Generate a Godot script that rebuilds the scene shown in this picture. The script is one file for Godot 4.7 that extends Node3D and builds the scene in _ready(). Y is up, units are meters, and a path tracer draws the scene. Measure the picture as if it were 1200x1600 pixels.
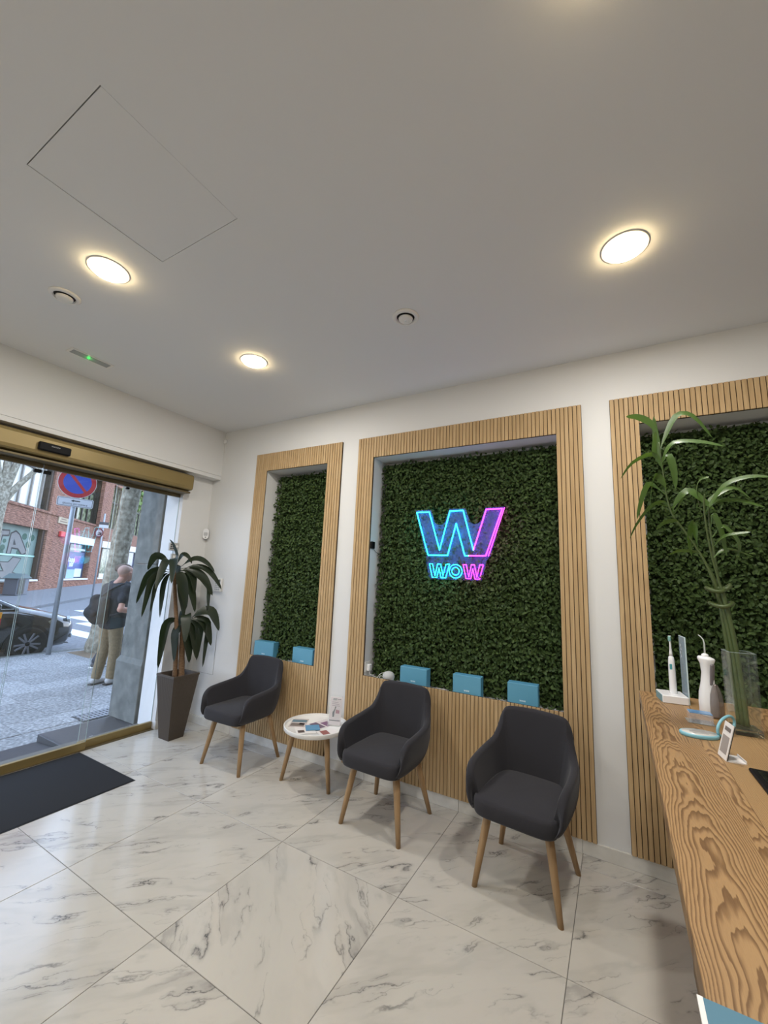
extends Node3D
# A dental clinic's waiting corner: slatted wall frames with hedge niches, three tub chairs, a reception counter, a glass door onto the street.

const CEIL := 3.27          # ceiling height
const LEFT := -1.42         # inner face of the street wall
const SILL := 0.775         # niche sill, a little below the edge of the slats
const LIP := 0.80           # upper edge of the slats under the niches
const COUNTER := 1.12       # counter top height
const PAVE := -0.10         # pavement level outside

var rng := RandomNumberGenerator.new()
var taken := {}
var M := {}

func _ready() -> void:
	rng.seed = 7
	# --- camera
	var cam := Camera3D.new()
	cam.name = "camera"
	add_child(cam)
	cam.fov = 103.398
	cam.near = 0.05
	cam.far = 200.0
	cam.transform = Transform3D(Basis(Vector3(0.869228, 0.043275, -0.492514), Vector3(0.042911, 0.985800, 0.162350), Vector3(0.492546, -0.162253, 0.855028)), Vector3(2.7455, 1.6178, 3.0658))
	cam.current = true
	# --- sky and exposure
	var env := Environment.new()
	env.background_mode = Environment.BG_SKY
	var sm := ProceduralSkyMaterial.new()
	sm.sky_top_color = Color(0.72, 0.82, 0.97)
	sm.sky_horizon_color = Color(0.91, 0.95, 1.0)
	sm.ground_bottom_color = Color(0.45, 0.45, 0.45)
	sm.ground_horizon_color = Color(0.6, 0.6, 0.6)
	sm.sky_energy_multiplier = 2.0
	var sk := Sky.new()
	sk.sky_material = sm
	env.sky = sk
	env.tonemap_mode = Environment.TONE_MAPPER_LINEAR
	env.tonemap_exposure = 1.0
	env.sdfgi_enabled = true
	env.ssao_enabled = true
	env.ssil_enabled = true
	var we := WorldEnvironment.new()
	we.name = "world_environment"
	we.environment = env
	add_child(we)
	# --- the ceiling downlights are the room's only lamps; they are built with their light in make_lamps()
	make_materials()
	make_shell()
	make_lamps()
	make_frames()
	make_hedges()
	make_neon()
	make_niche_things()
	make_door()
	make_chairs()
	make_table()
	make_pot_plant()
	make_counter()
	make_counter_things()
	make_ceiling_things()
	make_wall_things()
	make_street()
	make_facade()
	make_street_things()
	make_car()
	make_people()

# ------------------------------------------------------------------ nodes
func numbered(called: String) -> String:
	var k: int = taken.get(called, 0)
	taken[called] = k + 1
	return called if k == 0 else "%s_%03d" % [called, k]

func tag(o: Node, label: String, category: String, group := "", kind := "") -> void:
	if label: o.set_meta("label", label)
	if category: o.set_meta("category", category)
	if group: o.set_meta("group", group)
	if kind: o.set_meta("kind", kind)

func thing(called: String, label: String, category: String, at := Vector3.ZERO, turn := 0.0, group := "") -> Node3D:
	var o := Node3D.new()
	o.name = numbered(called)
	add_child(o)
	o.position = at
	o.rotation.y = turn
	tag(o, label, category, group)
	return o

func part(parent: Node, called: String, mesh: Mesh, m: Material, xf := Transform3D()) -> MeshInstance3D:
	var o := MeshInstance3D.new()
	o.name = called
	o.mesh = mesh
	o.material_override = m
	o.transform = xf
	o.cast_shadow = GeometryInstance3D.SHADOW_CASTING_SETTING_ON
	parent.add_child(o, true)
	return o

func solo(called: String, mesh: Mesh, m: Material, label: String, category: String, at := Vector3.ZERO, turn := 0.0, group := "") -> MeshInstance3D:
	var o := part(self, numbered(called), mesh, m)
	o.position = at
	o.rotation.y = turn
	tag(o, label, category, group)
	return o

func struct(called: String, mesh: Mesh, m: Material) -> MeshInstance3D:
	var o := part(self, called, mesh, m)
	o.set_meta("kind", "structure")
	return o

func struct_group(called: String) -> Node3D:
	var o := Node3D.new()
	o.name = called
	add_child(o)
	o.set_meta("kind", "structure")
	return o

# ------------------------------------------------------------------ mesh building
func begin(smooth := false) -> SurfaceTool:
	var st := SurfaceTool.new()
	st.begin(Mesh.PRIMITIVE_TRIANGLES)
	st.set_smooth_group(0 if smooth else -1)
	return st

func done(st: SurfaceTool) -> ArrayMesh:
	st.generate_normals()
	return st.commit()

func tri(st: SurfaceTool, a: Vector3, b: Vector3, c: Vector3, out: Vector3) -> void:
	if (a - c).cross(a - b).dot(out) < 0.0:
		var t := b
		b = c
		c = t
	for v in [a, b, c]:
		st.set_uv(Vector2(v.x, v.z))
		st.add_vertex(v)

func quad(st: SurfaceTool, a: Vector3, b: Vector3, c: Vector3, d: Vector3, out: Vector3) -> void:
	tri(st, a, b, c, out)
	tri(st, a, c, d, out)

# box with chamfered edges
func cbox(st: SurfaceTool, center: Vector3, size: Vector3, bevel := 0.0, basis := Basis()) -> void:
	var h := size * 0.5
	var b: float = minf(bevel, minf(h.x, minf(h.y, h.z)) * 0.9)
	if b <= 0.0:
		for ax in 3:
			for s in [-1.0, 1.0]:
				var n := Vector3.ZERO
				n[ax] = s
				var u := Vector3.ZERO
				u[(ax + 1) % 3] = h[(ax + 1) % 3]
				var v := Vector3.ZERO
				v[(ax + 2) % 3] = h[(ax + 2) % 3]
				var p := n * h[ax]
				quad(st, center + basis * (p - u - v), center + basis * (p + u - v), center + basis * (p + u + v), center + basis * (p - u + v), basis * n)
		return
	for ax in 3:
		var i := (ax + 1) % 3
		var j := (ax + 2) % 3
		for s in [-1.0, 1.0]:
			var n := Vector3.ZERO
			n[ax] = s
			var u := Vector3.ZERO
			u[i] = h[i] - b
			var v := Vector3.ZERO
			v[j] = h[j] - b
			var p := n * h[ax]
			quad(st, center + basis * (p - u - v), center + basis * (p + u - v), center + basis * (p + u + v), center + basis * (p - u + v), basis * n)
		# edges along ax
		for s in [-1.0, 1.0]:
			for t in [-1.0, 1.0]:
				var along := Vector3.ZERO
				along[ax] = h[ax] - b
				var e1 := Vector3.ZERO
				e1[i] = s * h[i]
				e1[j] = t * (h[j] - b)
				var e2 := Vector3.ZERO
				e2[i] = s * (h[i] - b)
				e2[j] = t * h[j]
				var o := Vector3.ZERO
				o[i] = s
				o[j] = t
				quad(st, center + basis * (e1 - along), center + basis * (e1 + along), center + basis * (e2 + along), center + basis * (e2 - along), basis * o)
	for sx in [-1.0, 1.0]:
		for sy in [-1.0, 1.0]:
			for sz in [-1.0, 1.0]:
				var s := Vector3(sx, sy, sz)
				var q := s * (h - Vector3(b, b, b))
				tri(st, center + basis * (q + Vector3(sx * b, 0, 0)), center + basis * (q + Vector3(0, sy * b, 0)), center + basis * (q + Vector3(0, 0, sz * b)), basis * s)

func box_mesh(size: Vector3, bevel := 0.0, center := Vector3.ZERO, basis := Basis()) -> ArrayMesh:
	var st := begin()
	cbox(st, center, size, bevel, basis)
	return done(st)

# a box given by two corners
func span(st: SurfaceTool, lo: Vector3, hi: Vector3, bevel := 0.0) -> void:
	cbox(st, (lo + hi) * 0.5, hi - lo, bevel)

func span_mesh(lo: Vector3, hi: Vector3, bevel := 0.0) -> ArrayMesh:
	var st := begin()
	span(st, lo, hi, bevel)
	return done(st)

# a grid of rows of points; flips itself so that it faces outwards from its own middle
func sheet(st: SurfaceTool, rows: Array, close_cols := false, close_rows := false, as_given := 0) -> void:
	var nr := rows.size()
	var nc: int = rows[0].size()
	var mid := Vector3.ZERO
	var n := 0
	for r in rows:
		for p in r:
			mid += p
			n += 1
	mid /= n
	var vol := 0.0
	var er := nr if close_rows else nr - 1
	var ec := nc if close_cols else nc - 1
	for i in er:
		for j in ec:
			var a: Vector3 = rows[i][j]
			var b: Vector3 = rows[i][(j + 1) % nc]
			var c: Vector3 = rows[(i + 1) % nr][(j + 1) % nc]
			var nn := (a - c).cross(a - b)
			vol += nn.dot((a + c) * 0.5 - mid)
	var flip := vol < 0.0
	if as_given != 0:
		flip = as_given < 0
	for i in er:
		for j in ec:
			var a: Vector3 = rows[i][j]
			var b: Vector3 = rows[i][(j + 1) % nc]
			var c: Vector3 = rows[(i + 1) % nr][(j + 1) % nc]
			var d: Vector3 = rows[(i + 1) % nr][j]
			var ua := Vector2(float(j) / nc, float(i) / nr)
			var ub := Vector2(float(j + 1) / nc, float(i) / nr)
			var uc := Vector2(float(j + 1) / nc, float(i + 1) / nr)
			var ud := Vector2(float(j) / nc, float(i + 1) / nr)
			if flip:
				_t(st, a, c, b, ua, uc, ub)
				_t(st, a, d, c, ua, ud, uc)
			else:
				_t(st, a, b, c, ua, ub, uc)
				_t(st, a, c, d, ua, uc, ud)

func _t(st: SurfaceTool, a: Vector3, b: Vector3, c: Vector3, ua: Vector2, ub: Vector2, uc: Vector2) -> void:
	if a.is_equal_approx(b) or b.is_equal_approx(c) or a.is_equal_approx(c):
		return
	st.set_uv(ua)
	st.add_vertex(a)
	st.set_uv(ub)
	st.add_vertex(b)
	st.set_uv(uc)
	st.add_vertex(c)

# turned shape: profile of (radius, height), radius 0 closes it
func lathe(st: SurfaceTool, profile: Array, segments := 24, at := Vector3.ZERO, basis := Basis()) -> void:
	var rows := []
	for p in profile:
		var ring := []
		for k in segments:
			var a := TAU * k / segments
			ring.append(at + basis * Vector3(p.x * cos(a), p.y, p.x * sin(a)))
		rows.append(ring)
	sheet(st, rows, true)

func lathe_mesh(profile: Array, segments := 24, smooth := true) -> ArrayMesh:
	var st := begin(smooth)
	lathe(st, profile, segments)
	return done(st)

# tube through points; radius a number or one per point; ends are closed
func tube(st: SurfaceTool, pts: Array, radius, segments := 8, closed := false) -> void:
	var rows := []
	var n := pts.size()
	var side := Vector3.ZERO
	for i in n:
		var p: Vector3 = pts[i]
		var prev: Vector3 = pts[(i - 1 + n) % n] if closed or i > 0 else p
		var next: Vector3 = pts[(i + 1) % n] if closed or i < n - 1 else p
		var tan := (next - prev).normalized()
		if side == Vector3.ZERO:
			side = tan.cross(Vector3.UP if absf(tan.y) < 0.9 else Vector3.RIGHT).normalized()
		else:
			side = (side - tan * side.dot(tan)).normalized()
		var up := side.cross(tan)
		var r: float = radius[i] if radius is Array else radius
		if closed:   # keep the width of a mitred corner
			var c := (next - p).normalized().dot((p - prev).normalized())
			r = r * minf(1.6, 1.0)
		var ring := []
		for k in segments:
			var a := TAU * k / segments
			ring.append(p + (side * cos(a) + up * sin(a)) * r)
		if i == 0 and not closed:
			rows.append(repeat(p, segments))
		rows.append(ring)
		if i == n - 1 and not closed:
			rows.append(repeat(p, segments))
	sheet(st, rows, true, closed)

func repeat(p: Vector3, n: int) -> Array:
	var a := []
	for k in n:
		a.append(p)
	return a

func tube_mesh(pts: Array, radius, segments := 8, closed := false) -> ArrayMesh:
	var st := begin(true)
	tube(st, pts, radius, segments, closed)
	return done(st)

# smooth curve through control points
func curve(ctrl: Array, n: int) -> Array:
	var out := []
	var m := ctrl.size()
	for i in n + 1:
		var t := float(i) / n * (m - 1)
		var k := mini(int(t), m - 2)
		var f := t - k
		var p0 = ctrl[maxi(k - 1, 0)]
		var p1 = ctrl[k]
		var p2 = ctrl[k + 1]
		var p3 = ctrl[mini(k + 2, m - 1)]
		out.append(0.5 * ((2.0 * p1) + (p2 - p0) * f + (2.0 * p0 - 5.0 * p1 + 4.0 * p2 - p3) * f * f + (3.0 * p1 - p0 - 3.0 * p2 + p3) * f * f * f))
	return out

# a flat outline (in x and y) given thickness along z
func slab_of(st: SurfaceTool, outline: PackedVector2Array, z0: float, z1: float, basis := Basis(), at := Vector3.ZERO) -> void:
	var idx := Geometry2D.triangulate_polygon(outline)
	for k in range(0, idx.size(), 3):
		var a := outline[idx[k]]
		var b := outline[idx[k + 1]]
		var c := outline[idx[k + 2]]
		tri(st, at + basis * Vector3(a.x, a.y, z1), at + basis * Vector3(b.x, b.y, z1), at + basis * Vector3(c.x, c.y, z1), basis * Vector3(0, 0, z1 - z0))
		tri(st, at + basis * Vector3(a.x, a.y, z0), at + basis * Vector3(b.x, b.y, z0), at + basis * Vector3(c.x, c.y, z0), basis * Vector3(0, 0, z0 - z1))
	var turn := 1.0 if not Geometry2D.is_polygon_clockwise(outline) else -1.0
	for k in outline.size():
		var a := outline[k]
		var b := outline[(k + 1) % outline.size()]
		var d := (b - a)
		var n := Vector3(d.y, -d.x, 0) * turn
		quad(st, at + basis * Vector3(a.x, a.y, z0), at + basis * Vector3(b.x, b.y, z0), at + basis * Vector3(b.x, b.y, z1), at + basis * Vector3(a.x, a.y, z1), basis * n)

func slab_mesh(outline: Array, z0: float, z1: float) -> ArrayMesh:
	var st := begin()
	slab_of(st, PackedVector2Array(outline), z0, z1)
	return done(st)

func rounded(w: float, h: float, r: float, n := 4) -> Array:
	var a := []
	for c in [[w / 2 - r, h / 2 - r, 0.0], [-w / 2 + r, h / 2 - r, PI / 2], [-w / 2 + r, -h / 2 + r, PI], [w / 2 - r, -h / 2 + r, PI * 1.5]]:
		for k in n + 1:
			var t: float = c[2] + PI / 2 * k / n
			a.append(Vector2(c[0] + r * cos(t), c[1] + r * sin(t)))
	return a

func ellipse(rx: float, ry: float, n := 24, cx := 0.0, cy := 0.0) -> Array:
	var a := []
	for k in n:
		a.append(Vector2(cx + rx * cos(TAU * k / n), cy + ry * sin(TAU * k / n)))
	return a

# a leaf blade along a curve, folded along its middle; twist turns its face
func blade(st: SurfaceTool, ctrl: Array, width: float, twist := 0.0, n := 10, fold := 0.25, stalk := 0.12) -> void:
	var pts := curve(ctrl, n)
	var flat: Vector3 = pts[n] - pts[0]
	flat.y = 0.0
	if flat.length() < 0.02:
		flat = Vector3(1, 0, 0)
	var side := flat.normalized().cross(Vector3.UP)
	var rows := []
	for i in n + 1:
		var tan: Vector3 = (pts[mini(i + 1, n)] - pts[maxi(i - 1, 0)]).normalized()
		var s := (side - tan * side.dot(tan)).normalized().rotated(tan, twist)
		var t := float(i) / n
		var w := width * 0.5 * pow(sin(PI * clampf((t - stalk) / (1.0 - stalk), 0.0, 1.0) ** 0.8), 0.8) + 0.0025
		if i == n: w = 0.0005
		var up := s.cross(tan)
		rows.append([pts[i] - s * w + up * w * fold, pts[i], pts[i] + s * w + up * w * fold])
	sheet(st, rows, false, false, 1)

func text_mesh(what: String, height: float, depth := 0.002, font := "Droid Sans", bold := false) -> TextMesh:
	var t := TextMesh.new()
	var f := SystemFont.new()
	f.font_names = PackedStringArray([font])
	if bold: f.font_weight = 700
	t.font = f
	t.text = what
	t.font_size = 32
	t.pixel_size = height / 24.0
	t.depth = depth
	t.curve_step = 2.0
	return t

# ------------------------------------------------------------------ bodies as smooth fields
# bones: [from, radius, to, radius]; joined with a smooth minimum and meshed as surface nets
func flesh(bones: Array, cell: float, k: float) -> ArrayMesh:
	var lo := Vector3(1e9, 1e9, 1e9)
	var hi := -lo
	for b in bones:
		var r: float = maxf(b[1], b[3]) + k + cell * 3
		lo = lo.min(b[0] - Vector3(r, r, r)).min(b[2] - Vector3(r, r, r))
		hi = hi.max(b[0] + Vector3(r, r, r)).max(b[2] + Vector3(r, r, r))
	var nx := int((hi.x - lo.x) / cell) + 2
	var ny := int((hi.y - lo.y) / cell) + 2
	var nz := int((hi.z - lo.z) / cell) + 2
	var f := PackedFloat32Array()
	f.resize(nx * ny * nz)
	f.fill(1.0)
	for b in bones:
		var a: Vector3 = b[0]
		var ra: float = b[1]
		var c: Vector3 = b[2]
		var rb: float = b[3]
		var ab := c - a
		var l2: float = maxf(ab.length_squared(), 1e-9)
		var r: float = maxf(ra, rb) + k + cell * 2
		var p0: Vector3 = ((a.min(c) - Vector3(r, r, r) - lo) / cell).floor()
		var p1: Vector3 = ((a.max(c) + Vector3(r, r, r) - lo) / cell).ceil()
		for y in range(maxi(int(p0.y), 0), mini(int(p1.y) + 1, ny)):
			for z in range(maxi(int(p0.z), 0), mini(int(p1.z) + 1, nz)):
				var row := (y * nz + z) * nx
				for x in range(maxi(int(p0.x), 0), mini(int(p1.x) + 1, nx)):
					var p := lo + Vector3(x, y, z) * cell
					var t := clampf((p - a).dot(ab) / l2, 0.0, 1.0)
					var d := (p - a - ab * t).length() - lerpf(ra, rb, t)
					var e := f[row + x]
					var h := clampf(0.5 + 0.5 * (e - d) / k, 0.0, 1.0)
					f[row + x] = lerpf(e, d, h) - k * h * (1.0 - h)
	var at := {}
	var st := begin(true)
	var off := [0, 1, nx, nx + 1, nx * nz, nx * nz + 1, nx * nz + nx, nx * nz + nx + 1]
	var place := [Vector3(0, 0, 0), Vector3(1, 0, 0), Vector3(0, 0, 1), Vector3(1, 0, 1), Vector3(0, 1, 0), Vector3(1, 1, 0), Vector3(0, 1, 1), Vector3(1, 1, 1)]
	var edges := [[0, 1], [2, 3], [4, 5], [6, 7], [0, 2], [1, 3], [4, 6], [5, 7], [0, 4], [1, 5], [2, 6], [3, 7]]
	for y in ny - 1:
		for z in nz - 1:
			for x in nx - 1:
				var i := (y * nz + z) * nx + x
				var neg := 0
				for o in off:
					if f[i + o] < 0.0: neg += 1
				if neg == 0 or neg == 8: continue
				var sum := Vector3.ZERO
				var n := 0
				for e in edges:
					var fa := f[i + off[e[0]]]
					var fb := f[i + off[e[1]]]
					if (fa < 0.0) != (fb < 0.0):
						sum += place[e[0]].lerp(place[e[1]], fa / (fa - fb))
						n += 1
				at[i] = lo + (Vector3(x, y, z) + sum / n) * cell
	for i in at:
		var x: int = i % nx
		var z: int = (i / nx) % nz
		var y: int = i / (nx * nz)
		if x < 1 or y < 1 or z < 1: continue
		var s := f[i] < 0.0
		if s != (f[i + 1] < 0.0):
			_q(st, at, i, i - nx, i - nx - nx * nz, i - nx * nz, Vector3.RIGHT * (1.0 if s else -1.0))
		if s != (f[i + nx] < 0.0):
			_q(st, at, i, i - 1, i - 1 - nx * nz, i - nx * nz, Vector3.BACK * (1.0 if s else -1.0))
		if s != (f[i + nx * nz] < 0.0):
			_q(st, at, i, i - 1, i - 1 - nx, i - nx, Vector3.UP * (1.0 if s else -1.0))
	return done(st)

func _q(st: SurfaceTool, at: Dictionary, a: int, b: int, c: int, d: int, out: Vector3) -> void:
	if at.has(a) and at.has(b) and at.has(c) and at.has(d):
		quad(st, at[a], at[b], at[c], at[d], out)

# ------------------------------------------------------------------ materials
func mat(c: Color, rough := 0.6, metal := 0.0, spec := 0.5) -> StandardMaterial3D:
	var m := StandardMaterial3D.new()
	m.albedo_color = c
	m.roughness = rough
	m.metallic = metal
	m.metallic_specular = spec
	return m

func glow(c: Color, energy: float) -> StandardMaterial3D:
	var m := mat(c, 0.5)
	m.emission_enabled = true
	m.emission = c
	m.emission_energy_multiplier = energy
	return m

func pane(alpha := 0.06, tint := Color(0.9, 0.95, 0.93), spec := 0.5) -> StandardMaterial3D:
	var m := mat(Color(tint.r, tint.g, tint.b, alpha), 0.02, 0.0, spec)
	m.transparency = BaseMaterial3D.TRANSPARENCY_ALPHA
	return m

func noise(freq: float, seed_ := 1, octaves := 4, kind := FastNoiseLite.TYPE_SIMPLEX_SMOOTH) -> FastNoiseLite:
	var n := FastNoiseLite.new()
	n.seed = seed_
	n.frequency = freq
	n.noise_type = kind
	n.fractal_octaves = octaves
	return n

func noise_tex(freq: float, seed_: int, a: Color, b: Color, size := 256, octaves := 4, normal := false) -> NoiseTexture2D:
	var t := NoiseTexture2D.new()
	t.width = size
	t.height = size
	t.seamless = true
	t.noise = noise(freq, seed_, octaves)
	if normal:
		t.as_normal_map = true
		t.bump_strength = 4.0
	else:
		var g := Gradient.new()
		g.set_color(0, a)
		g.set_color(1, b)
		t.color_ramp = g
	return t

func tri_tex(m: StandardMaterial3D, t: Texture2D, scale: Vector3, world := true) -> StandardMaterial3D:
	m.albedo_texture = t
	m.uv1_triplanar = true
	m.uv1_world_triplanar = world
	m.uv1_scale = scale
	return m

# polished porcelain with the thin broken grey veins of statuary marble, running along the tile's diagonal
func marble(seed_: int) -> ImageTexture:
	var n := 640
	var warp := noise(2.2, seed_, 4)
	var thin := noise(1.0, seed_ + 11, 3)
	var where := noise(1.5, seed_ + 23, 2)
	var cloud := noise(1.3, seed_ + 31, 4)
	var bytes := PackedByteArray()
	bytes.resize(n * n * 3)
	for y in n:
		for x in n:
			var u := float(x) / n
			var v := float(y) / n
			var a := (u - v) * 0.7071
			var b := (u + v) * 0.7071
			var w := warp.get_noise_2d(a * 0.55, b * 1.5)
			var w2 := warp.get_noise_2d(a * 3.4 + 31.0, b * 7.0)
			var w3 := warp.get_noise_2d(a * 13.0, b * 17.0 + 60.0)
			var q := thin.get_noise_2d(a * 0.35 + 5.0, b * 3.6 + w * 0.42 + w2 * 0.085 + w3 * 0.02)
			var q2 := thin.get_noise_2d(a * 0.55 - 9.0, b * 6.5 + w * 0.6 + w2 * 0.16 + w3 * 0.04)
			var m := smoothstep(0.0, 0.5, where.get_noise_2d(a * 0.8, b * 2.0 + w * 0.3) + w2 * 0.25)
			var m2 := smoothstep(0.0, 0.5, where.get_noise_2d(a * 0.9 + 40.0, b * 2.6) + w2 * 0.25)
			var vein := exp(-absf(q) * 62.0) * m * (0.40 + 0.25 * w3) + exp(-absf(q) * 8.0) * m * 0.13
			vein += exp(-absf(q2) * 48.0) * m2 * 0.24 + exp(-absf(q2) * 9.0) * m2 * 0.05
			var c := clampf(cloud.get_noise_2d(a * 0.5, b * 2.2 + w * 0.4) * 0.5 + 0.5, 0.0, 1.0)
			var base := 0.965 - 0.06 * smoothstep(0.45, 0.9, c)
			var k := clampf(base * (1.0 - vein), 0.0, 1.0)
			var i := (y * n + x) * 3
			bytes[i] = int(k * 200.0)
			bytes[i + 1] = int(k * 195.0 + vein * 3.0)
			bytes[i + 2] = int(k * 185.0 + vein * 8.0)
	return ImageTexture.create_from_image(Image.create_from_data(n, n, false, Image.FORMAT_RGB8, bytes))

# flat-sawn ash: growth rings cut lengthwise make nested arches; u across the board, v along it
func ash(seed_: int, w: int, h: int, width: float, length: float, hearts: Array, light: Color, dark: Color) -> ImageTexture:
	var wob := noise(1.0, seed_, 3)
	var fine := noise(1.0, seed_ + 5, 2)
	var bytes := PackedByteArray()
	bytes.resize(w * h * 3)
	for y in h:
		var z := float(y) / h * length
		for x in w:
			var s := float(x) / w * width
			var d := 1e9
			for q in hearts:   # [across, depth at the near end, rise along the board, offset]
				var mid: float = q[0] + wob.get_noise_2d(z * 0.9, q[0] * 50.0) * 0.016
				var deep: float = q[1] + q[2] * (1.0 - z / length) + wob.get_noise_2d(z * 2.6 + 9.0, q[0] * 30.0) * 0.010
				var e: float = absf(s - mid)
				d = minf(d, sqrt(e * e + deep * deep * 0.55) + q[3])
			var ring := d * 300.0 + wob.get_noise_2d(s * 26.0, z * 3.2) * 0.75 + wob.get_noise_2d(s * 90.0, z * 9.0) * 0.20
			var saw := fposmod(ring, 1.0)
			var late := smoothstep(0.35, 0.93, saw) * (1.0 - smoothstep(0.95, 1.0, saw))
			var grain := fine.get_noise_2d(s * 900.0, z * 26.0) * 0.12
			var broad := wob.get_noise_2d(s * 6.0 + 70.0, z * 1.1) * 0.14
			var t := clampf(late * 0.86 + grain + broad + 0.06, 0.0, 1.0)
			var c := light.lerp(dark, t)
			var i := (y * w + x) * 3
			bytes[i] = int(c.r * 255.0)
			bytes[i + 1] = int(c.g * 255.0)
			bytes[i + 2] = int(c.b * 255.0)
	return ImageTexture.create_from_image(Image.create_from_data(w, h, false, Image.FORMAT_RGB8, bytes))

func make_materials() -> void:
	M.wall = mat(Color(0.865, 0.862, 0.852), 0.55, 0.0, 0.35)
	M.ceiling = mat(Color(0.885, 0.885, 0.88), 0.75, 0.0, 0.3)
	M.grout = mat(Color(0.42, 0.41, 0.39), 0.9)
	M.marble = []
	for k in 4:
		var m := mat(Color.WHITE, 0.13, 0.0, 0.5)
		m.albedo_texture = marble(101 + 37 * k)
		M.marble.append(m)
	M.oak = tri_tex(mat(Color(1, 1, 1), 0.55, 0.0, 0.3), noise_tex(0.02, 3, Color(0.665, 0.55, 0.395), Color(0.755, 0.645, 0.485), 256, 4), Vector3(9.0, 0.45, 9.0))
	M.oak2 = tri_tex(mat(Color(1, 1, 1), 0.55, 0.0, 0.3), noise_tex(0.02, 8, Color(0.69, 0.575, 0.42), Color(0.78, 0.67, 0.51), 256, 4), Vector3(9.0, 0.45, 9.0))
	M.felt = mat(Color(0.20, 0.145, 0.095), 0.9)
	M.leg = tri_tex(mat(Color(1, 1, 1), 0.5, 0.0, 0.35), noise_tex(0.03, 5, Color(0.585, 0.47, 0.335), Color(0.69, 0.57, 0.425), 256, 4), Vector3(8.0, 0.8, 8.0), false)
	var fab := tri_tex(mat(Color(1, 1, 1), 0.95, 0.0, 0.2), noise_tex(0.12, 9, Color(0.175, 0.172, 0.185), Color(0.24, 0.235, 0.248), 256, 3), Vector3(9, 9, 9), false)
	fab.normal_enabled = true
	fab.normal_texture = noise_tex(0.25, 12, Color.BLACK, Color.WHITE, 256, 2, true)
	fab.normal_scale = 0.35
	fab.rim_enabled = true
	fab.rim = 0.25
	fab.rim_tint = 0.5
	M.fabric = fab
	M.white = mat(Color(0.90, 0.89, 0.87), 0.4)
	M.white_gloss = mat(Color(0.92, 0.92, 0.92), 0.18)
	M.grey_plastic = mat(Color(0.70, 0.70, 0.69), 0.45)
	M.dark_plastic = mat(Color(0.045, 0.045, 0.05), 0.55, 0.0, 0.3)
	M.black = mat(Color(0.03, 0.03, 0.03), 0.6)
	M.gold = mat(Color(0.56, 0.49, 0.32), 0.42, 0.35, 0.5)
	M.gold_dark = mat(Color(0.42, 0.37, 0.26), 0.45, 0.35, 0.5)
	M.steel = mat(Color(0.72, 0.72, 0.72), 0.3, 0.9)
	M.glass = pane(0.02, Color(0.9, 0.95, 0.93), 0.42)
	M.glass_edge = mat(Color(0.60, 0.66, 0.64), 0.2)
	M.blue_card = mat(Color(0.34, 0.59, 0.70), 0.42)
	M.blue_card2 = mat(Color(0.37, 0.615, 0.72), 0.42)
	M.ink = mat(Color(0.15, 0.15, 0.18), 0.7)
	M.stone = tri_tex(mat(Color(1, 1, 1), 0.85), noise_tex(0.025, 15, Color(0.35, 0.36, 0.35), Color(0.50, 0.51, 0.49), 256, 5), Vector3(0.8, 0.8, 0.8))
	M.dark_stone = tri_tex(mat(Color(1, 1, 1), 0.45), noise_tex(0.05, 16, Color(0.19, 0.19, 0.20), Color(0.28, 0.28, 0.29), 256, 4), Vector3(2, 2, 2))
	M.paving = []
	for k in 3:
		M.paving.append(tri_tex(mat(Color(1, 1, 1).darkened(0.05 * k), 0.8), noise_tex(0.06, 40 + k, Color(0.40, 0.405, 0.41), Color(0.76, 0.76, 0.755), 256, 5), Vector3(1.4, 1.4, 1.4)))
	M.asphalt = tri_tex(mat(Color(1, 1, 1), 0.85), noise_tex(0.06, 17, Color(0.38, 0.39, 0.405), Color(0.52, 0.53, 0.545), 256, 5), Vector3(0.6, 0.6, 0.6))
	M.brick = tri_tex(mat(Color(1, 1, 1), 0.9), noise_tex(0.016, 18, Color(0.30, 0.17, 0.13), Color(0.74, 0.55, 0.46), 512, 5), Vector3(0.35, 2.2, 0.35), false)
	M.bark = tri_tex(mat(Color(1, 1, 1), 0.9), noise_tex(0.016, 19, Color(0.34, 0.31, 0.25), Color(0.80, 0.78, 0.71), 512, 5), Vector3(1.2, 0.8, 1.2))
	M.dracaena = mat(Color(0.115, 0.155, 0.085), 0.38)
	M.dracaena.backlight_enabled = true
	M.dracaena.backlight = Color(0.08, 0.12, 0.04)
	M.cane = tri_tex(mat(Color(1, 1, 1), 0.85), noise_tex(0.05, 20, Color(0.36, 0.27, 0.19), Color(0.58, 0.46, 0.34), 256, 4), Vector3(3, 6, 3))
	M.bamboo = mat(Color(0.29, 0.35, 0.18), 0.45)
	M.bamboo_leaf = mat(Color(0.27, 0.37, 0.16), 0.4)
	M.bamboo_leaf.backlight_enabled = true
	M.bamboo_leaf.backlight = Color(0.25, 0.35, 0.1)
	M.pot = mat(Color(0.30, 0.265, 0.23), 0.6)
	M.soil = mat(Color(0.10, 0.08, 0.06), 0.95)
	M.paper = mat(Color(0.90, 0.885, 0.87), 0.6)

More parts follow.
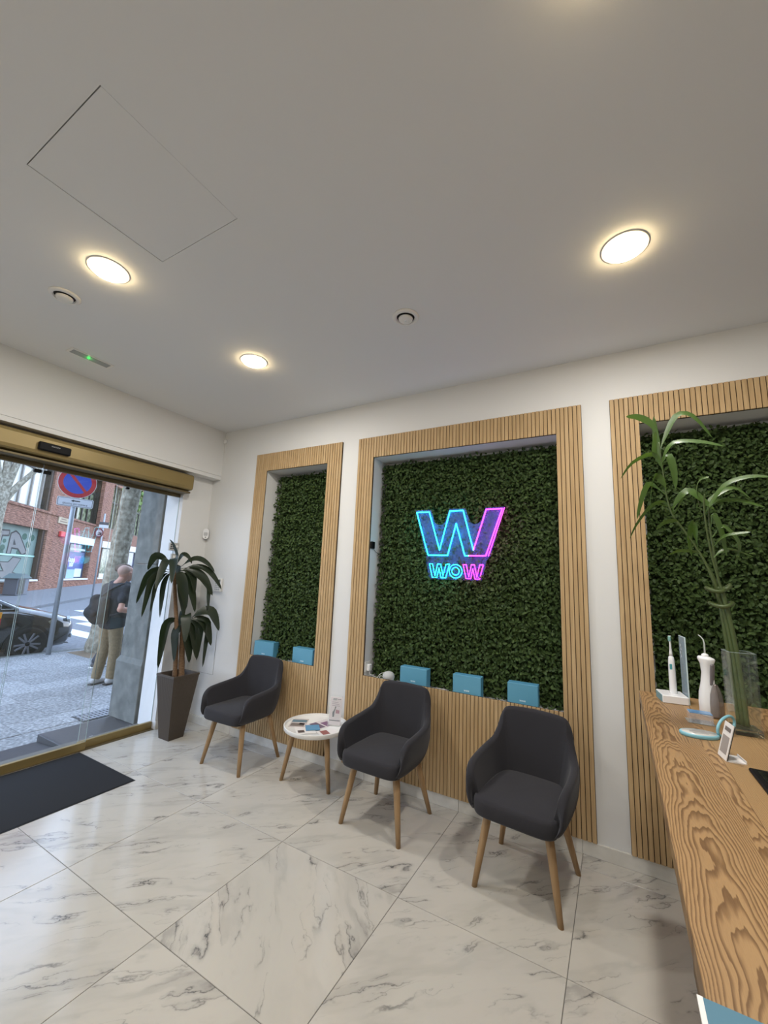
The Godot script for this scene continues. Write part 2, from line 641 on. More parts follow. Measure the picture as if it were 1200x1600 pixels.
# ------------------------------------------------------------------ room
func make_shell() -> void:
	# floor: porcelain slabs of 0.8 m on a bed of grout
	var fl := struct_group("floor")
	part(fl, "grout_bed", span_mesh(Vector3(LEFT - 0.3, -0.2, -0.3), Vector3(5.2, -0.0025, 5.6)), M.grout)
	var xs := [LEFT]
	var k := 0
	while -0.706 + 0.8 * k < 5.2:
		xs.append(-0.706 + 0.8 * k)
		k += 1
	xs.append(5.2)
	var zs := [-0.02]
	k = 0
	while 0.124 + 0.8 * k < 5.6:
		zs.append(0.124 + 0.8 * k)
		k += 1
	zs.append(5.6)
	var seen := 0
	for i in xs.size() - 1:
		for j in zs.size() - 1:
			var lo := Vector2(xs[i] + 0.0015, zs[j] + 0.0015)
			var hi := Vector2(xs[i + 1] - 0.0015, zs[j + 1] - 0.0015)
			# one slab is laid a quarter turn round, as in the photograph
			var turn := 1 if (i == 3 and j == 2) else (2 if (i * 3 + j) % 2 == 0 else 0)
			part(fl, "tile", tile_mesh(lo, hi, Vector2(xs[i], zs[j]), turn), M.marble[(i * 2 + j * 3 + seen) % 4])
			seen += 1
	# back wall with three niches
	var st := begin()
	var niches := [[-0.525, 0.307], [0.84, 2.411], [2.92, 4.485]]
	span(st, Vector3(-1.72, -0.2, -0.34), Vector3(5.5, SILL, -0.02))
	span(st, Vector3(-1.72, 2.72, -0.34), Vector3(5.5, CEIL + 0.2, -0.02))
	var x0 := -1.72
	for n in niches:
		span(st, Vector3(x0, SILL, -0.34), Vector3(n[0], 2.72, -0.02))
		x0 = n[1]
	span(st, Vector3(x0, SILL, -0.34), Vector3(5.5, 2.72, -0.02))
	span(st, Vector3(-1.72, SILL, -0.44), Vector3(5.5, 2.72, -0.26))
	struct("wall_back", done(st), M.wall)
	# street wall: pier beside the corner, lintel over the door, pier beyond it
	st = begin()
	span(st, Vector3(-1.72, -0.2, -0.02), Vector3(LEFT, 2.7, 0.335))
	span(st, Vector3(-1.72, 2.47, 0.335), Vector3(-1.505, 2.7, 2.9))
	span(st, Vector3(-1.72, -0.2, 2.9), Vector3(LEFT, 2.7, 5.9))
	span(st, Vector3(-1.72, 2.69, -0.02), Vector3(LEFT, CEIL + 0.2, 5.9))
	struct("wall_left", done(st), M.wall)
	# bulkhead over the door, with a joint near its lower edge
	st = begin()
	span(st, Vector3(LEFT - 0.01, 2.729, -0.02), Vector3(-1.283, CEIL + 0.1, 5.6))
	span(st, Vector3(LEFT - 0.01, 2.686, -0.02), Vector3(-1.284, 2.7265, 5.6))
	span(st, Vector3(LEFT - 0.01, 2.70, -0.02), Vector3(-1.30, 2.74, 5.6))
	struct("trim_1", done(st), M.wall)
	struct("wall_right", span_mesh(Vector3(5.2, -0.2, -0.34), Vector3(5.5, CEIL + 0.2, 5.9)), M.wall)
	struct("wall_front", span_mesh(Vector3(-1.72, -0.2, 5.6), Vector3(5.5, CEIL + 0.2, 5.9)), M.wall)
	# ceiling with the opening of the access panel
	var ce := struct_group("ceiling")
	st = begin()
	var hx := Vector2(0.664, 1.256)
	var hz := Vector2(1.994, 2.59)
	span(st, Vector3(-1.72, CEIL, -0.34), Vector3(hx.x, CEIL + 0.15, 5.9))
	span(st, Vector3(hx.y, CEIL, -0.34), Vector3(5.5, CEIL + 0.15, 5.9))
	span(st, Vector3(hx.x, CEIL, -0.34), Vector3(hx.y, CEIL + 0.15, hz.x))
	span(st, Vector3(hx.x, CEIL, hz.y), Vector3(hx.y, CEIL + 0.15, 5.9))
	span(st, Vector3(hx.x - 0.02, CEIL + 0.05, hz.x - 0.02), Vector3(hx.y + 0.02, CEIL + 0.15, hz.y + 0.02))
	part(ce, "ceiling_board", done(st), M.ceiling)
	part(ce, "access_panel", span_mesh(Vector3(hx.x + 0.003, CEIL + 0.001, hz.x + 0.002), Vector3(hx.y - 0.002, CEIL + 0.02, hz.y - 0.004)), M.ceiling)
	# skirting of the same porcelain
	var bb := struct_group("baseboard_back")
	for i in xs.size() - 1:
		part(bb, "skirting_tile", span_mesh(Vector3(xs[i] + 0.001, 0.0005, -0.021), Vector3(xs[i + 1] - 0.001, 0.079, -0.008), 0.001), skirting())
	var bl := struct_group("baseboard_left")
	part(bl, "skirting_tile", span_mesh(Vector3(LEFT - 0.001, 0.0005, -0.008), Vector3(LEFT + 0.012, 0.079, 0.334), 0.001), skirting())
	part(bl, "skirting_tile", span_mesh(Vector3(LEFT - 0.001, 0.0005, 2.9), Vector3(LEFT + 0.012, 0.079, 5.59), 0.001), skirting())

func skirting() -> StandardMaterial3D:
	if not M.has("skirt"):
		M.skirt = tri_tex(mat(Color(1, 1, 1), 0.2), noise_tex(0.02, 33, Color(0.80, 0.785, 0.75), Color(0.88, 0.865, 0.83), 256, 4), Vector3(1.5, 1.5, 1.5))
	return M.skirt

# one floor slab with eased edges; its picture keeps the full 0.8 m scale on cut slabs
func tile_mesh(lo: Vector2, hi: Vector2, corner: Vector2, turn: int) -> ArrayMesh:
	var st := begin()
	var e := 0.0012
	var y := 0.0
	var top := [Vector2(lo.x + e, lo.y + e), Vector2(hi.x - e, lo.y + e), Vector2(hi.x - e, hi.y - e), Vector2(lo.x + e, hi.y - e)]
	var low := [Vector2(lo.x, lo.y), Vector2(hi.x, lo.y), Vector2(hi.x, hi.y), Vector2(lo.x, hi.y)]
	var mid := (lo + hi) * 0.5
	var put := func(p: Vector2, h: float) -> void:
		var u := (p - corner) / 0.8
		for q in turn:
			u = Vector2(1.0 - u.y, u.x)
		st.set_uv(u)
		st.add_vertex(Vector3(p.x, h, p.y))
	for q in [[0, 1, 2], [0, 2, 3]]:
		for i in q:
			put.call(top[i], y)
	for i in 4:
		var j := (i + 1) % 4
		for r in [[top[i], top[j], low[j], low[i], y, y - e], [low[i], low[j], low[j], low[i], y - e, y - 0.012]]:
			put.call(r[0], r[4])
			put.call(r[3], r[5])
			put.call(r[2], r[5])
			put.call(r[0], r[4])
			put.call(r[2], r[5])
			put.call(r[1], r[4])
	return done(st)

# ------------------------------------------------------------------ lamps
func make_lamps() -> void:
	var face := glow(Color(1.0, 0.89, 0.68), 62.0)
	var rim := mat(Color(0.93, 0.92, 0.90), 0.4)
	var spots := [[0.325, 2.10, "round recessed downlight beside the square ceiling access panel"], [0.325, 1.03, "round recessed downlight nearest the street door corner"], [2.85, 1.0, "round recessed downlight above the reception counter end"], [2.79, 2.19, "round recessed downlight over the middle of the counter"], [0.325, 3.9, "round recessed downlight deeper in the room on the street side"], [2.80, 3.9, "round recessed downlight deeper in the room over the counter"]]
	for s in spots:
		var t := thing("ceiling_light", s[2], "ceiling light", Vector3(s[0], CEIL, s[1]), 0.0, "round ceiling downlights")
		part(t, "trim_ring", lathe_mesh([Vector2(0.0835, 0.0), Vector2(0.104, 0.0), Vector2(0.105, -0.002), Vector2(0.101, -0.004), Vector2(0.085, -0.004), Vector2(0.0835, 0.0)], 40), rim)
		part(t, "lamp_diffuser", lathe_mesh([Vector2(0.0, -0.020), Vector2(0.070, -0.0195), Vector2(0.080, -0.017), Vector2(0.0825, -0.001), Vector2(0.0, -0.001)], 40), face)
		var l := AreaLight3D.new()
		l.name = "lamp_light"
		l.area_size = Vector2(0.11, 0.11)
		l.light_color = Color(0.985, 0.992, 1.0)
		l.light_energy = 1.8
		l.area_range = 12.0
		l.area_attenuation = 2.0
		l.shadow_enabled = true
		t.add_child(l, true)
		l.position = Vector3(0, -0.022, 0)
		l.rotation = Vector3(-PI / 2, 0, 0)

# ------------------------------------------------------------------ slatted frames
func make_frames() -> void:
	var frames := [[-0.688, 0.478, -0.525, 0.307, 41, "narrow oak slatted wall frame beside the street door"], [0.669, 2.576, 0.84, 2.411, 67, "wide oak slatted wall frame around the neon sign niche"], [2.754, 4.651, 2.92, 4.485, 67, "oak slatted wall frame behind the reception counter"]]
	for f in frames:
		var t := thing("slatted_frame", f[5], "wall panel", Vector3(f[0], 0.081, 0.0), 0.0, "oak slatted frames on the back wall")
		var w: float = f[1] - f[0]
		var i0: float = f[2] - f[0]
		var i1: float = f[3] - f[0]
		var hh := 2.835
		var s0 := LIP - 0.081
		var s1 := 2.72 - 0.081
		var st := begin()
		span(st, Vector3(0, 0, -0.0205), Vector3(i0, hh, -0.009))
		span(st, Vector3(i1, 0, -0.0205), Vector3(w, hh, -0.009))
		span(st, Vector3(i0, 0, -0.0205), Vector3(i1, s0, -0.009))
		span(st, Vector3(i0, s1, -0.0205), Vector3(i1, hh, -0.009))
		part(t, "backing_felt", done(st), M.felt)
		var n: int = f[4]
		var p := w / n
		var full := box_mesh(Vector3(p - 0.0042, hh, 0.0095), 0.0012)
		var low := box_mesh(Vector3(p - 0.0042, s0, 0.0095), 0.0012)
		var high := box_mesh(Vector3(p - 0.0042, hh - s1, 0.0095), 0.0012)
		for k in n:
			var x := (k + 0.5) * p
			var m: Material = M.oak if (k * 7) % 3 else M.oak2
			if x > i0 and x < i1:
				part(t, "slat", low, m, Transform3D(Basis(), Vector3(x, s0 / 2, -0.00475)))
				part(t, "slat", high, m, Transform3D(Basis(), Vector3(x, (hh + s1) / 2, -0.00475)))
			else:
				part(t, "slat", full, m, Transform3D(Basis(), Vector3(x, hh / 2, -0.00475)))

# ------------------------------------------------------------------ hedge mats
func leaf_mesh() -> ArrayMesh:
	var st := begin(true)
	var o := [Vector3(0, 0, 0), Vector3(0.0085, 0.010, 0.0025), Vector3(0.0065, 0.021, 0.002), Vector3(0, 0.029, -0.003), Vector3(-0.0065, 0.021, 0.002), Vector3(-0.0085, 0.010, 0.0025)]
	var m1 := Vector3(0, 0.010, -0.0005)
	var m2 := Vector3(0, 0.021, 0.0)
	for t in [[o[0], o[1], m1], [m1, o[1], o[2]], [m1, o[2], m2], [m2, o[2], o[3]], [o[0], m1, o[5]], [m1, o[4], o[5]], [m1, m2, o[4]], [m2, o[3], o[4]]]:
		tri(st, t[0], t[1], t[2], Vector3(0, 0, 1))
	return done(st)

func make_hedges() -> void:
	var leaf := leaf_mesh()
	var lm := mat(Color.WHITE, 0.5, 0.0, 0.3)
	lm.vertex_color_use_as_albedo = true
	var r := RandomNumberGenerator.new()
	r.seed = 21
	for h in [[-0.515, 0.30, "narrow panel of dense artificial boxwood leaves in the niche beside the door"], [0.85, 2.405, "large panel of dense artificial boxwood leaves behind the neon sign"], [2.93, 4.48, "panel of dense artificial boxwood leaves behind the bamboo on the counter"]]:
		var t := thing("hedge_panel", h[2], "hedge panel", Vector3(h[0], SILL, -0.25), 0.0, "artificial hedge panels in the wall niches")
		var w: float = h[1] - h[0]
		var hh := 1.93
		part(t, "backing_mat", span_mesh(Vector3(0.015, 0.001, -0.008), Vector3(w - 0.015, hh - 0.012, 0.016)), mat(Color(0.20, 0.27, 0.13), 0.9))
		var n := int(w * hh * 8600.0)
		var mm := MultiMesh.new()
		mm.transform_format = MultiMesh.TRANSFORM_3D
		mm.use_colors = true
		mm.mesh = leaf
		mm.instance_count = n
		for k in n:
			var x := r.randf_range(0.01, w - 0.012)
			var y := r.randf_range(0.0, hh - 0.02)
			var edge := minf(x, w - x)
			var z := 0.016 + pow(r.randf(), 0.9) * 0.070 + 0.050 * (1.0 - y / hh)
			var b := Basis(Vector3(0, 0, 1), r.randf_range(-PI, PI))
			b = Basis(Vector3(1, 0, 0), r.randf_range(-1.25, 0.5)) * Basis(Vector3(0, 1, 0), r.randf_range(-1.0, 1.0)) * b
			if edge < 0.02:
				b = Basis(Vector3(0, 1, 0), (-0.7 if x < w * 0.5 else 0.7)) * b
			var s := r.randf_range(0.8, 1.35)
			mm.set_instance_transform(k, Transform3D(b.scaled(Vector3(s, s, s)), Vector3(x, y, z)))
			mm.set_instance_color(k, Color(0.034, 0.060, 0.018).lerp(Color(0.060, 0.098, 0.028), r.randf()))
		var mi := MultiMeshInstance3D.new()
		mi.name = "foliage"
		mi.multimesh = mm
		mi.material_override = lm
		mi.set_meta("kind", "stuff")
		t.add_child(mi, true)

# ------------------------------------------------------------------ neon sign
func make_neon() -> void:
	var t := thing("neon_sign", "cyan and pink neon sign of a large W above the word WOW", "neon sign", Vector3(1.611, 1.83, -0.13))
	var big := [Vector2(0, 1), Vector2(0.16, 1), Vector2(0.297, 0.12), Vector2(0.413, 1), Vector2(0.569, 1), Vector2(0.688, 0.125), Vector2(0.828, 1), Vector2(1, 1), Vector2(0.825, 0), Vector2(0.593, 0), Vector2(0.49, 0.71), Vector2(0.394, 0.0), Vector2(0.159, 0)]
	var cy := Color(0.10, 0.86, 1.0)
	var pk := Color(1.0, 0.10, 0.86)
	var cyan := glow(Color(0.14, 0.86, 0.96), 8.5)
	var pink := glow(Color(1.0, 0.20, 0.93), 8.5)
	# acrylic board cut round the letters
	var board := [Vector2(1.220, 2.227), Vector2(1.369, 2.225), Vector2(1.406, 2.111), Vector2(1.43, 2.093), Vector2(1.456, 2.089), Vector2(1.48, 2.095), Vector2(1.499, 2.113), Vector2(1.535, 2.226), Vector2(1.675, 2.224), Vector2(1.722, 2.105), Vector2(1.74, 2.092), Vector2(1.758, 2.089), Vector2(1.785, 2.095), Vector2(1.806, 2.110), Vector2(1.845, 2.222), Vector2(1.998, 2.222), Vector2(1.889, 1.835), Vector2(1.853, 1.79), Vector2(1.838, 1.705), Vector2(1.817, 1.632), Vector2(1.365, 1.632), Vector2(1.340, 1.76), Vector2(1.335, 1.815)]
	var local := []
	for p in board:
		local.append(p - Vector2(1.611, 1.83))
	var acr := mat(Color(0.40, 0.50, 0.84, 0.20), 0.45)
	acr.transparency = BaseMaterial3D.TRANSPARENCY_ALPHA
	part(t, "acrylic_board", slab_mesh(local, -0.018, -0.012), acr)
	for k in 4:
		part(t, "standoff", box_mesh(Vector3(0.012, 0.012, 0.05), 0.002), M.steel, Transform3D(Basis(), Vector3([-0.33, 0.33, -0.2, 0.18][k], [0.36, 0.36, -0.17, -0.17][k], -0.043)))
	var put := func(pts: Array, m: Material, called: String, r: float, closed: bool) -> void:
		var q := []
		for p in pts:
			q.append(Vector3(p.x, p.y, 0.0))
		part(t, called, neon_tube(q, r, closed), m)
	var w := []
	for p in big:
		w.append(Vector2(-0.372 + p.x * 0.744, p.y * 0.374))
	# cyan run: from the right valley round the left of the letter to the bottom, pink the rest
	var br := 0.0042
	var split := Vector2(0.10, 0.0)
	put.call([split, w[9], w[10], w[11], w[12], w[0], w[1], w[2], w[3], w[4], w[5]], cyan, "neon_tube", br, false)
	put.call([w[5] + Vector2(0.002, 0.0), w[6], w[7], w[8], split + Vector2(0.004, 0)], pink, "neon_tube", br, false)
	# second pink line beside the right stroke
	put.call([w[7] + Vector2(0.017, 0.006), w[8] + Vector2(0.021, 0.0)], pink, "neon_tube", br * 0.7, false)
	var small := func(x0: float, x1: float, m: Material) -> void:
		var s := []
		for p in big:
			s.append(Vector2(x0 + p.x * (x1 - x0), -0.184 + p.y * 0.112))
		put.call(s, m, "neon_tube", 0.0025, true)
	small.call(-0.240, -0.060, cyan)
	small.call(0.056, 0.222, pink)
	for r in [0.055, 0.031]:
		var c := []
		for k in 24:
			c.append(Vector2(-0.007 + r * cos(TAU * k / 24), -0.128 + r * sin(TAU * k / 24)))
		put.call(c, cyan, "neon_tube", 0.0025, true)
	for s in [[-0.20, 0.22, cy, 0.02], [0.02, 0.18, cy, 0.02], [0.29, 0.20, pk, 0.016], [-0.10, -0.12, cy, 0.014], [0.14, -0.12, pk, 0.01]]:
		for side in [0.11]:
			var l := OmniLight3D.new()
			l.name = "neon_light"
			l.light_color = s[2]
			l.light_energy = s[3]
			l.light_size = 0.10
			l.omni_range = 10.0
			l.omni_attenuation = 2.0
			l.shadow_enabled = true
			t.add_child(l, true)
			l.position = Vector3(s[0], s[1], side)

# straight runs with a ball at each bend
func neon_tube(q: Array, r: float, closed: bool) -> ArrayMesh:
	var st := begin(true)
	var n := q.size()
	for i in (n if closed else n - 1):
		tube(st, [q[i], q[(i + 1) % n]], r, 8)
	for p in q:
		lathe(st, [Vector2(0, -r), Vector2(r * 0.7, -r * 0.7), Vector2(r, 0), Vector2(r * 0.7, r * 0.7), Vector2(0, r)], 8, p)
	return done(st)

# ------------------------------------------------------------------ things on the niche sills
func make_niche_things() -> void:
	var boxes := [[-0.378, -0.088, 0.245, 0.09, 0.14, 0.10, "light blue cardboard box on the narrow niche sill, farther from the neon niche"], [0.145, -0.072, 0.25, 0.085, 0.137, -0.02, "light blue cardboard box on the narrow niche sill, next to its inner corner"], [1.299, -0.064, 0.235, 0.075, 0.125, 0.0, "shallow light blue box on the wide sill beside the white ball speaker"], [1.739, -0.062, 0.215, 0.07, 0.13, 0.03, "shallow light blue box in the middle of the wide sill"], [2.14, -0.065, 0.205, 0.075, 0.135, 0.04, "shallow light blue box on the wide sill, farthest from the ball speaker"]]
	for b in boxes:
		var t := thing("gift_box", b[6], "box", Vector3(b[0], SILL, b[1]), b[5], "blue boxes on the niche sills")
		var st := begin()
		b[4] += 0.022
		cbox(st, Vector3(0, b[4] / 2, 0), Vector3(b[2], b[4], b[3]), 0.0025)
		part(t, "carton", done(st), M.blue_card)
		var ld := begin()
		cbox(ld, Vector3(0, b[4] * 0.5, b[3] / 2 + 0.0006), Vector3(b[2] - 0.006, b[4] - 0.006, 0.0012), 0.0005)
		part(t, "front_flap", done(ld), M.blue_card2)
		part(t, "lettering", text_mesh("wow", 0.014, 0.0006, "Droid Sans", true), mat(Color(0.86, 0.93, 0.95), 0.5), Transform3D(Basis(), Vector3(0, 0.046, b[3] / 2 + 0.0012)))
	# white ball speaker with its cable
	var s := thing("ball_speaker", "white round smart speaker on the niche sill with a white cable", "speaker", Vector3(1.05, SILL, -0.075))
	part(s, "body", lathe_mesh([Vector2(0, 0.0), Vector2(0.03, 0.0), Vector2(0.046, 0.014), Vector2(0.052, 0.034), Vector2(0.048, 0.054), Vector2(0.034, 0.069), Vector2(0.015, 0.076), Vector2(0, 0.077)], 28), mat(Color(0.74, 0.74, 0.73), 0.8))
	part(s, "base_ring", lathe_mesh([Vector2(0, 0.0), Vector2(0.033, 0.0), Vector2(0.034, 0.004), Vector2(0, 0.004)], 24), M.grey_plastic)
	part(s, "cable", tube_mesh(curve([Vector3(-0.03, 0.02, -0.03), Vector3(-0.05, 0.055, -0.02), Vector3(-0.085, 0.04, 0.0), Vector3(-0.10, 0.008, 0.01), Vector3(-0.085, 0.006, 0.02), Vector3(-0.075, 0.03, 0.0), Vector3(-0.055, 0.004, -0.03), Vector3(-0.13, 0.004, -0.03), Vector3(-0.19, 0.03, 0.0)], 40), 0.0022, 6), M.white)
	# plugs on the niche's side wall
	var p := thing("power_adapter", "white power adapter plugged in on the niche side near the ball speaker", "adapter", Vector3(0.84, 0.865, -0.06))
	part(p, "socket_plate", box_mesh(Vector3(0.008, 0.085, 0.085), 0.003, Vector3(0.004, 0, 0)), M.white)
	part(p, "adapter_body", box_mesh(Vector3(0.032, 0.055, 0.042), 0.005, Vector3(0.024, -0.005, 0)), M.white_gloss)
	part(p, "cable", tube_mesh(curve([Vector3(0.03, -0.03, 0), Vector3(0.032, -0.05, 0.0), Vector3(0.045, -0.061, 0.005), Vector3(0.07, -0.062, -0.02)], 12), 0.002, 6), M.white)
	var q := thing("neon_driver", "small dark driver box fixed to the niche side level with the neon letters", "driver box", Vector3(0.84, 1.91, -0.045))
	part(q, "case", box_mesh(Vector3(0.022, 0.062, 0.05), 0.003, Vector3(0.011, 0, 0)), M.dark_plastic)
	part(q, "cable", tube_mesh(curve([Vector3(0.012, -0.028, -0.015), Vector3(0.014, -0.06, -0.06), Vector3(0.05, -0.09, -0.11)], 10), 0.002, 6), M.dark_plastic)

# ------------------------------------------------------------------ sliding glass door
func make_door() -> void:
	var hd := thing("door_operator", "long gold anodised housing of the automatic sliding door", "door operator", Vector3(-1.40, 2.45, 0.337))
	var len := 2.56
	var prof := [Vector2(-0.015, 0.225), Vector2(0.10, 0.205), Vector2(0.128, 0.19), Vector2(0.137, 0.17), Vector2(0.137, 0.07), Vector2(0.13, 0.045), Vector2(0.115, 0.035), Vector2(-0.015, 0.022)]
	var along := Basis(Vector3(1, 0, 0), Vector3(0, 1, 0), Vector3(0, 0, 1))
	var st := begin()
	slab_of(st, PackedVector2Array(prof), 0.004, len, along)
	part(hd, "cover", done(st), M.gold)
	st = begin()
	slab_of(st, PackedVector2Array(prof), 0.0, 0.004, along)
	part(hd, "end_cap", done(st), M.gold_dark)
	part(hd, "running_track", span_mesh(Vector3(-0.09, 0.0, 0.0), Vector3(0.10, 0.018, len), 0.002), M.gold_dark)
	# radar above the opening
	var se := thing("door_sensor", "black radar sensor bar on the gold door housing", "sensor", Vector3(-1.262, 2.557, 1.63))
	part(se, "case", box_mesh(Vector3(0.03, 0.068, 0.225), 0.008, Vector3(0.015, 0, 0)), M.dark_plastic)
	part(se, "lettering", text_mesh("manusa", 0.013, 0.0006), mat(Color(0.65, 0.65, 0.65), 0.5), Transform3D(Basis(Vector3.UP, PI / 2), Vector3(0.0302, 0.012, 0.0)))
	# glass: fixed sidelights and two sliding leaves
	var labels := ["fixed glass sidelight of the street door beside the plant", "closed sliding glass leaf of the street door next to the planted sidelight", "closed sliding glass leaf of the street door farther from the plant", "fixed glass sidelight of the street door farther from the plant"]
	var spans := [[0.337, 1.0, -1.484], [0.955, 1.612, -1.448], [1.62, 2.28, -1.448], [2.24, 2.898, -1.484]]
	for k in 4:
		var s: Array = spans[k]
		var w: float = s[1] - s[0]
		var t := thing("glass_leaf", labels[k], "glass door", Vector3(s[2], 0.0, s[0]), 0.0, "glass leaves of the street door")
		part(t, "pane", span_mesh(Vector3(-0.004, 0.055, 0.002), Vector3(0.004, 2.43, w - 0.002)), M.glass)
		part(t, "bottom_rail", span_mesh(Vector3(-0.016, 0.003, 0.0), Vector3(0.016, 0.066, w), 0.002), M.gold)
		part(t, "top_rail", span_mesh(Vector3(-0.016, 2.415, 0.0), Vector3(0.016, 2.448, w), 0.002), M.gold_dark)
		for e in [0.0012, w - 0.0012]:
			part(t, "polished_edge", span_mesh(Vector3(-0.004, 0.066, e - 0.0008), Vector3(0.004, 2.415, e + 0.0008)), M.glass_edge)
		if k == 1 or k == 2:
			part(t, "clamp", box_mesh(Vector3(0.03, 0.028, 0.05), 0.004, Vector3(0.0, 2.385, w - 0.03 if k == 1 else 0.03)), M.dark_plastic)
		else:
			part(t, "clamp", box_mesh(Vector3(0.03, 0.02, 0.03), 0.004, Vector3(0.0, 2.40, w - 0.10 if k == 0 else 0.10)), M.dark_plastic)
	solo("threshold_strip", span_mesh(Vector3(-0.032, 0.0, 0.0), Vector3(0.055, 0.0035, 2.56), 0.001), M.gold_dark, "low brass threshold strip under the glass doors", "threshold", Vector3(-1.475, 0.0, 0.337))
	# black entrance mat
	var mt := thing("entrance_mat", "large black entrance mat before the sliding door", "mat", Vector3(-0.975, 0.0, 1.63))
	var pile := tri_tex(mat(Color(1, 1, 1), 0.95), noise_tex(0.2, 50, Color(0.075, 0.08, 0.09), Color(0.125, 0.13, 0.14), 256, 3), Vector3(6, 6, 6))
	part(mt, "pile", box_mesh(Vector3(0.846, 0.005, 1.226), 0.001, Vector3(0, 0.0029, 0)), pile)
	part(mt, "border", box_mesh(Vector3(0.862, 0.003, 1.242), 0.0005, Vector3(0, 0.0016, 0)), M.black)

# ------------------------------------------------------------------ tub chairs
func shell_mesh() -> ArrayMesh:
	var top := [Vector3(0.222, 0.425, 0.272), Vector3(0.243, 0.50, 0.274), Vector3(0.262, 0.565, 0.254), Vector3(0.275, 0.603, 0.20), Vector3(0.281, 0.615, 0.11), Vector3(0.280, 0.624, 0.01), Vector3(0.272, 0.636, -0.075), Vector3(0.252, 0.660, -0.142), Vector3(0.231, 0.720, -0.184), Vector3(0.212, 0.792, -0.216), Vector3(0.165, 0.832, -0.238), Vector3(0.0, 0.840, -0.252)]
	var low := [Vector3(0.208, 0.396, 0.255), Vector3(0.214, 0.392, 0.25), Vector3(0.221, 0.39, 0.228), Vector3(0.226, 0.388, 0.18), Vector3(0.229, 0.388, 0.10), Vector3(0.228, 0.388, 0.0), Vector3(0.220, 0.388, -0.075), Vector3(0.203, 0.388, -0.13), Vector3(0.178, 0.388, -0.168), Vector3(0.145, 0.388, -0.19), Vector3(0.09, 0.388, -0.202), Vector3(0.0, 0.388, -0.206)]
	var T := curve(top, 44)
	var L := curve(low, 44)
	var n := T.size()
	var full_t := []
	var full_l := []
	for i in n:
		full_t.append(T[i])
		full_l.append(L[i])
	for i in range(n - 2, -1, -1):
		full_t.append(Vector3(-T[i].x, T[i].y, T[i].z))
		full_l.append(Vector3(-L[i].x, L[i].y, L[i].z))
	var m := full_t.size()
	var rows := []
	for i in m:
		var a: Vector3 = full_t[maxi(i - 1, 0)] + full_l[maxi(i - 1, 0)]
		var b: Vector3 = full_t[mini(i + 1, m - 1)] + full_l[mini(i + 1, m - 1)]
		var tan := b - a
		tan.y = 0.0
		var inn := Vector3(tan.z, 0, -tan.x).normalized()
		var mid: Vector3 = (full_t[i] + full_l[i]) * 0.5
		if inn.dot(Vector3(0, 0, 0.03) - Vector3(mid.x, 0, mid.z)) < 0.0:
			inn = -inn
		var e: float = minf(i, m - 1 - i) / 5.0
		var th := 0.046 * sqrt(clampf(1.0 - pow(1.0 - minf(e, 1.0), 2.0), 0.02, 1.0))
		var t0: Vector3 = full_t[i]
		var l0: Vector3 = full_l[i]
		var ring := []
		for k in 9:   # outside, upwards, bellied out a little
			var f := k / 8.0
			ring.append(l0.lerp(t0 - Vector3(0, th * 0.5, 0), f) - inn * (0.020 * sin(PI * pow(f, 0.8))))
		for k in range(1, 8):   # rolled rim
			var g := PI * k / 8.0
			ring.append(t0 - Vector3(0, th * 0.5, 0) + inn * (th * 0.5 * (1.0 - cos(g))) + Vector3(0, th * 0.5 * sin(g), 0))
		for k in 7:   # inside, downwards
			var f := 1.0 - k / 6.0
			ring.append(l0.lerp(t0 - Vector3(0, th * 0.5, 0), f) + inn * (th + 0.012 * sin(PI * f)) - inn * (0.012 * sin(PI * f)))
		rows.append(ring)
	var st := begin(true)
	sheet(st, rows, true)
	# close the two arm fronts
	for i in [0, m - 1]:
		var c := Vector3.ZERO
		for p in rows[i]:
			c += p
		c /= rows[i].size()
		for k in rows[i].size():
			tri(st, c, rows[i][k], rows[i][(k + 1) % rows[i].size()], Vector3(0, 0, 1))
	return done(st)

func seat_mesh() -> ArrayMesh:
	var rows := []
	var nv := 14
	var nu := 40
	for i in nv + 1:
		var f := float(i) / nv
		var y := 0.0
		var s := 1.0
		# from the middle of the underside out, up the rounded side, over the domed top
		if f < 0.25:
			y = 0.382
			s = 0.2 + 0.76 * (f / 0.25)
			if i == 0: s = 0.0
		elif f < 0.7:
			var g := (f - 0.25) / 0.45
			var a := -PI / 2 + PI * g
			s = 0.955 + 0.045 * cos(a)
			y = 0.424 + 0.042 * sin(a)
		else:
			var g := (f - 0.7) / 0.3
			s = 0.955 * (1.0 - g)
			y = 0.466 + 0.016 * sin(g * PI / 2)
		var ring := []
		for k in nu:
			var a := TAU * k / nu
			var cx := signf(cos(a)) * pow(absf(cos(a)), 0.30)
			var cz := signf(sin(a)) * pow(absf(sin(a)), 0.30)
			var z := 0.05 + cz * 0.245 * s
			var wide := lerpf(0.188, 0.228, clampf((z + 0.2) / 0.45, 0.0, 1.0))
			var front := maxf(0.0, (z - 0.2) / 0.1)
			ring.append(Vector3(cx * wide * s, y - 0.006 * front * front + 0.004 * maxf(0.0, (0.05 - z) / 0.2), z))
		rows.append(ring)
	var st := begin(true)
	sheet(st, rows, true)
	return done(st)

func leg_mesh(top: Vector3, foot: Vector3) -> ArrayMesh:
	var st := begin(true)
	var d := (foot - top)
	var pts := [top, top + d * 0.25, top + d * 0.6, foot]
	var rows := []
	var rr := [0.0235, 0.0225, 0.019, 0.0145]
	for i in 4:
		var ring := []
		for k in 12:
			var a := TAU * k / 12
			ring.append(pts[i] + Vector3(cos(a), 0, sin(a)) * rr[i])
		rows.append(ring)
	rows.push_front(repeat(top, 12))
	rows.append(repeat(foot, 12))
	sheet(st, rows, true)
	return done(st)

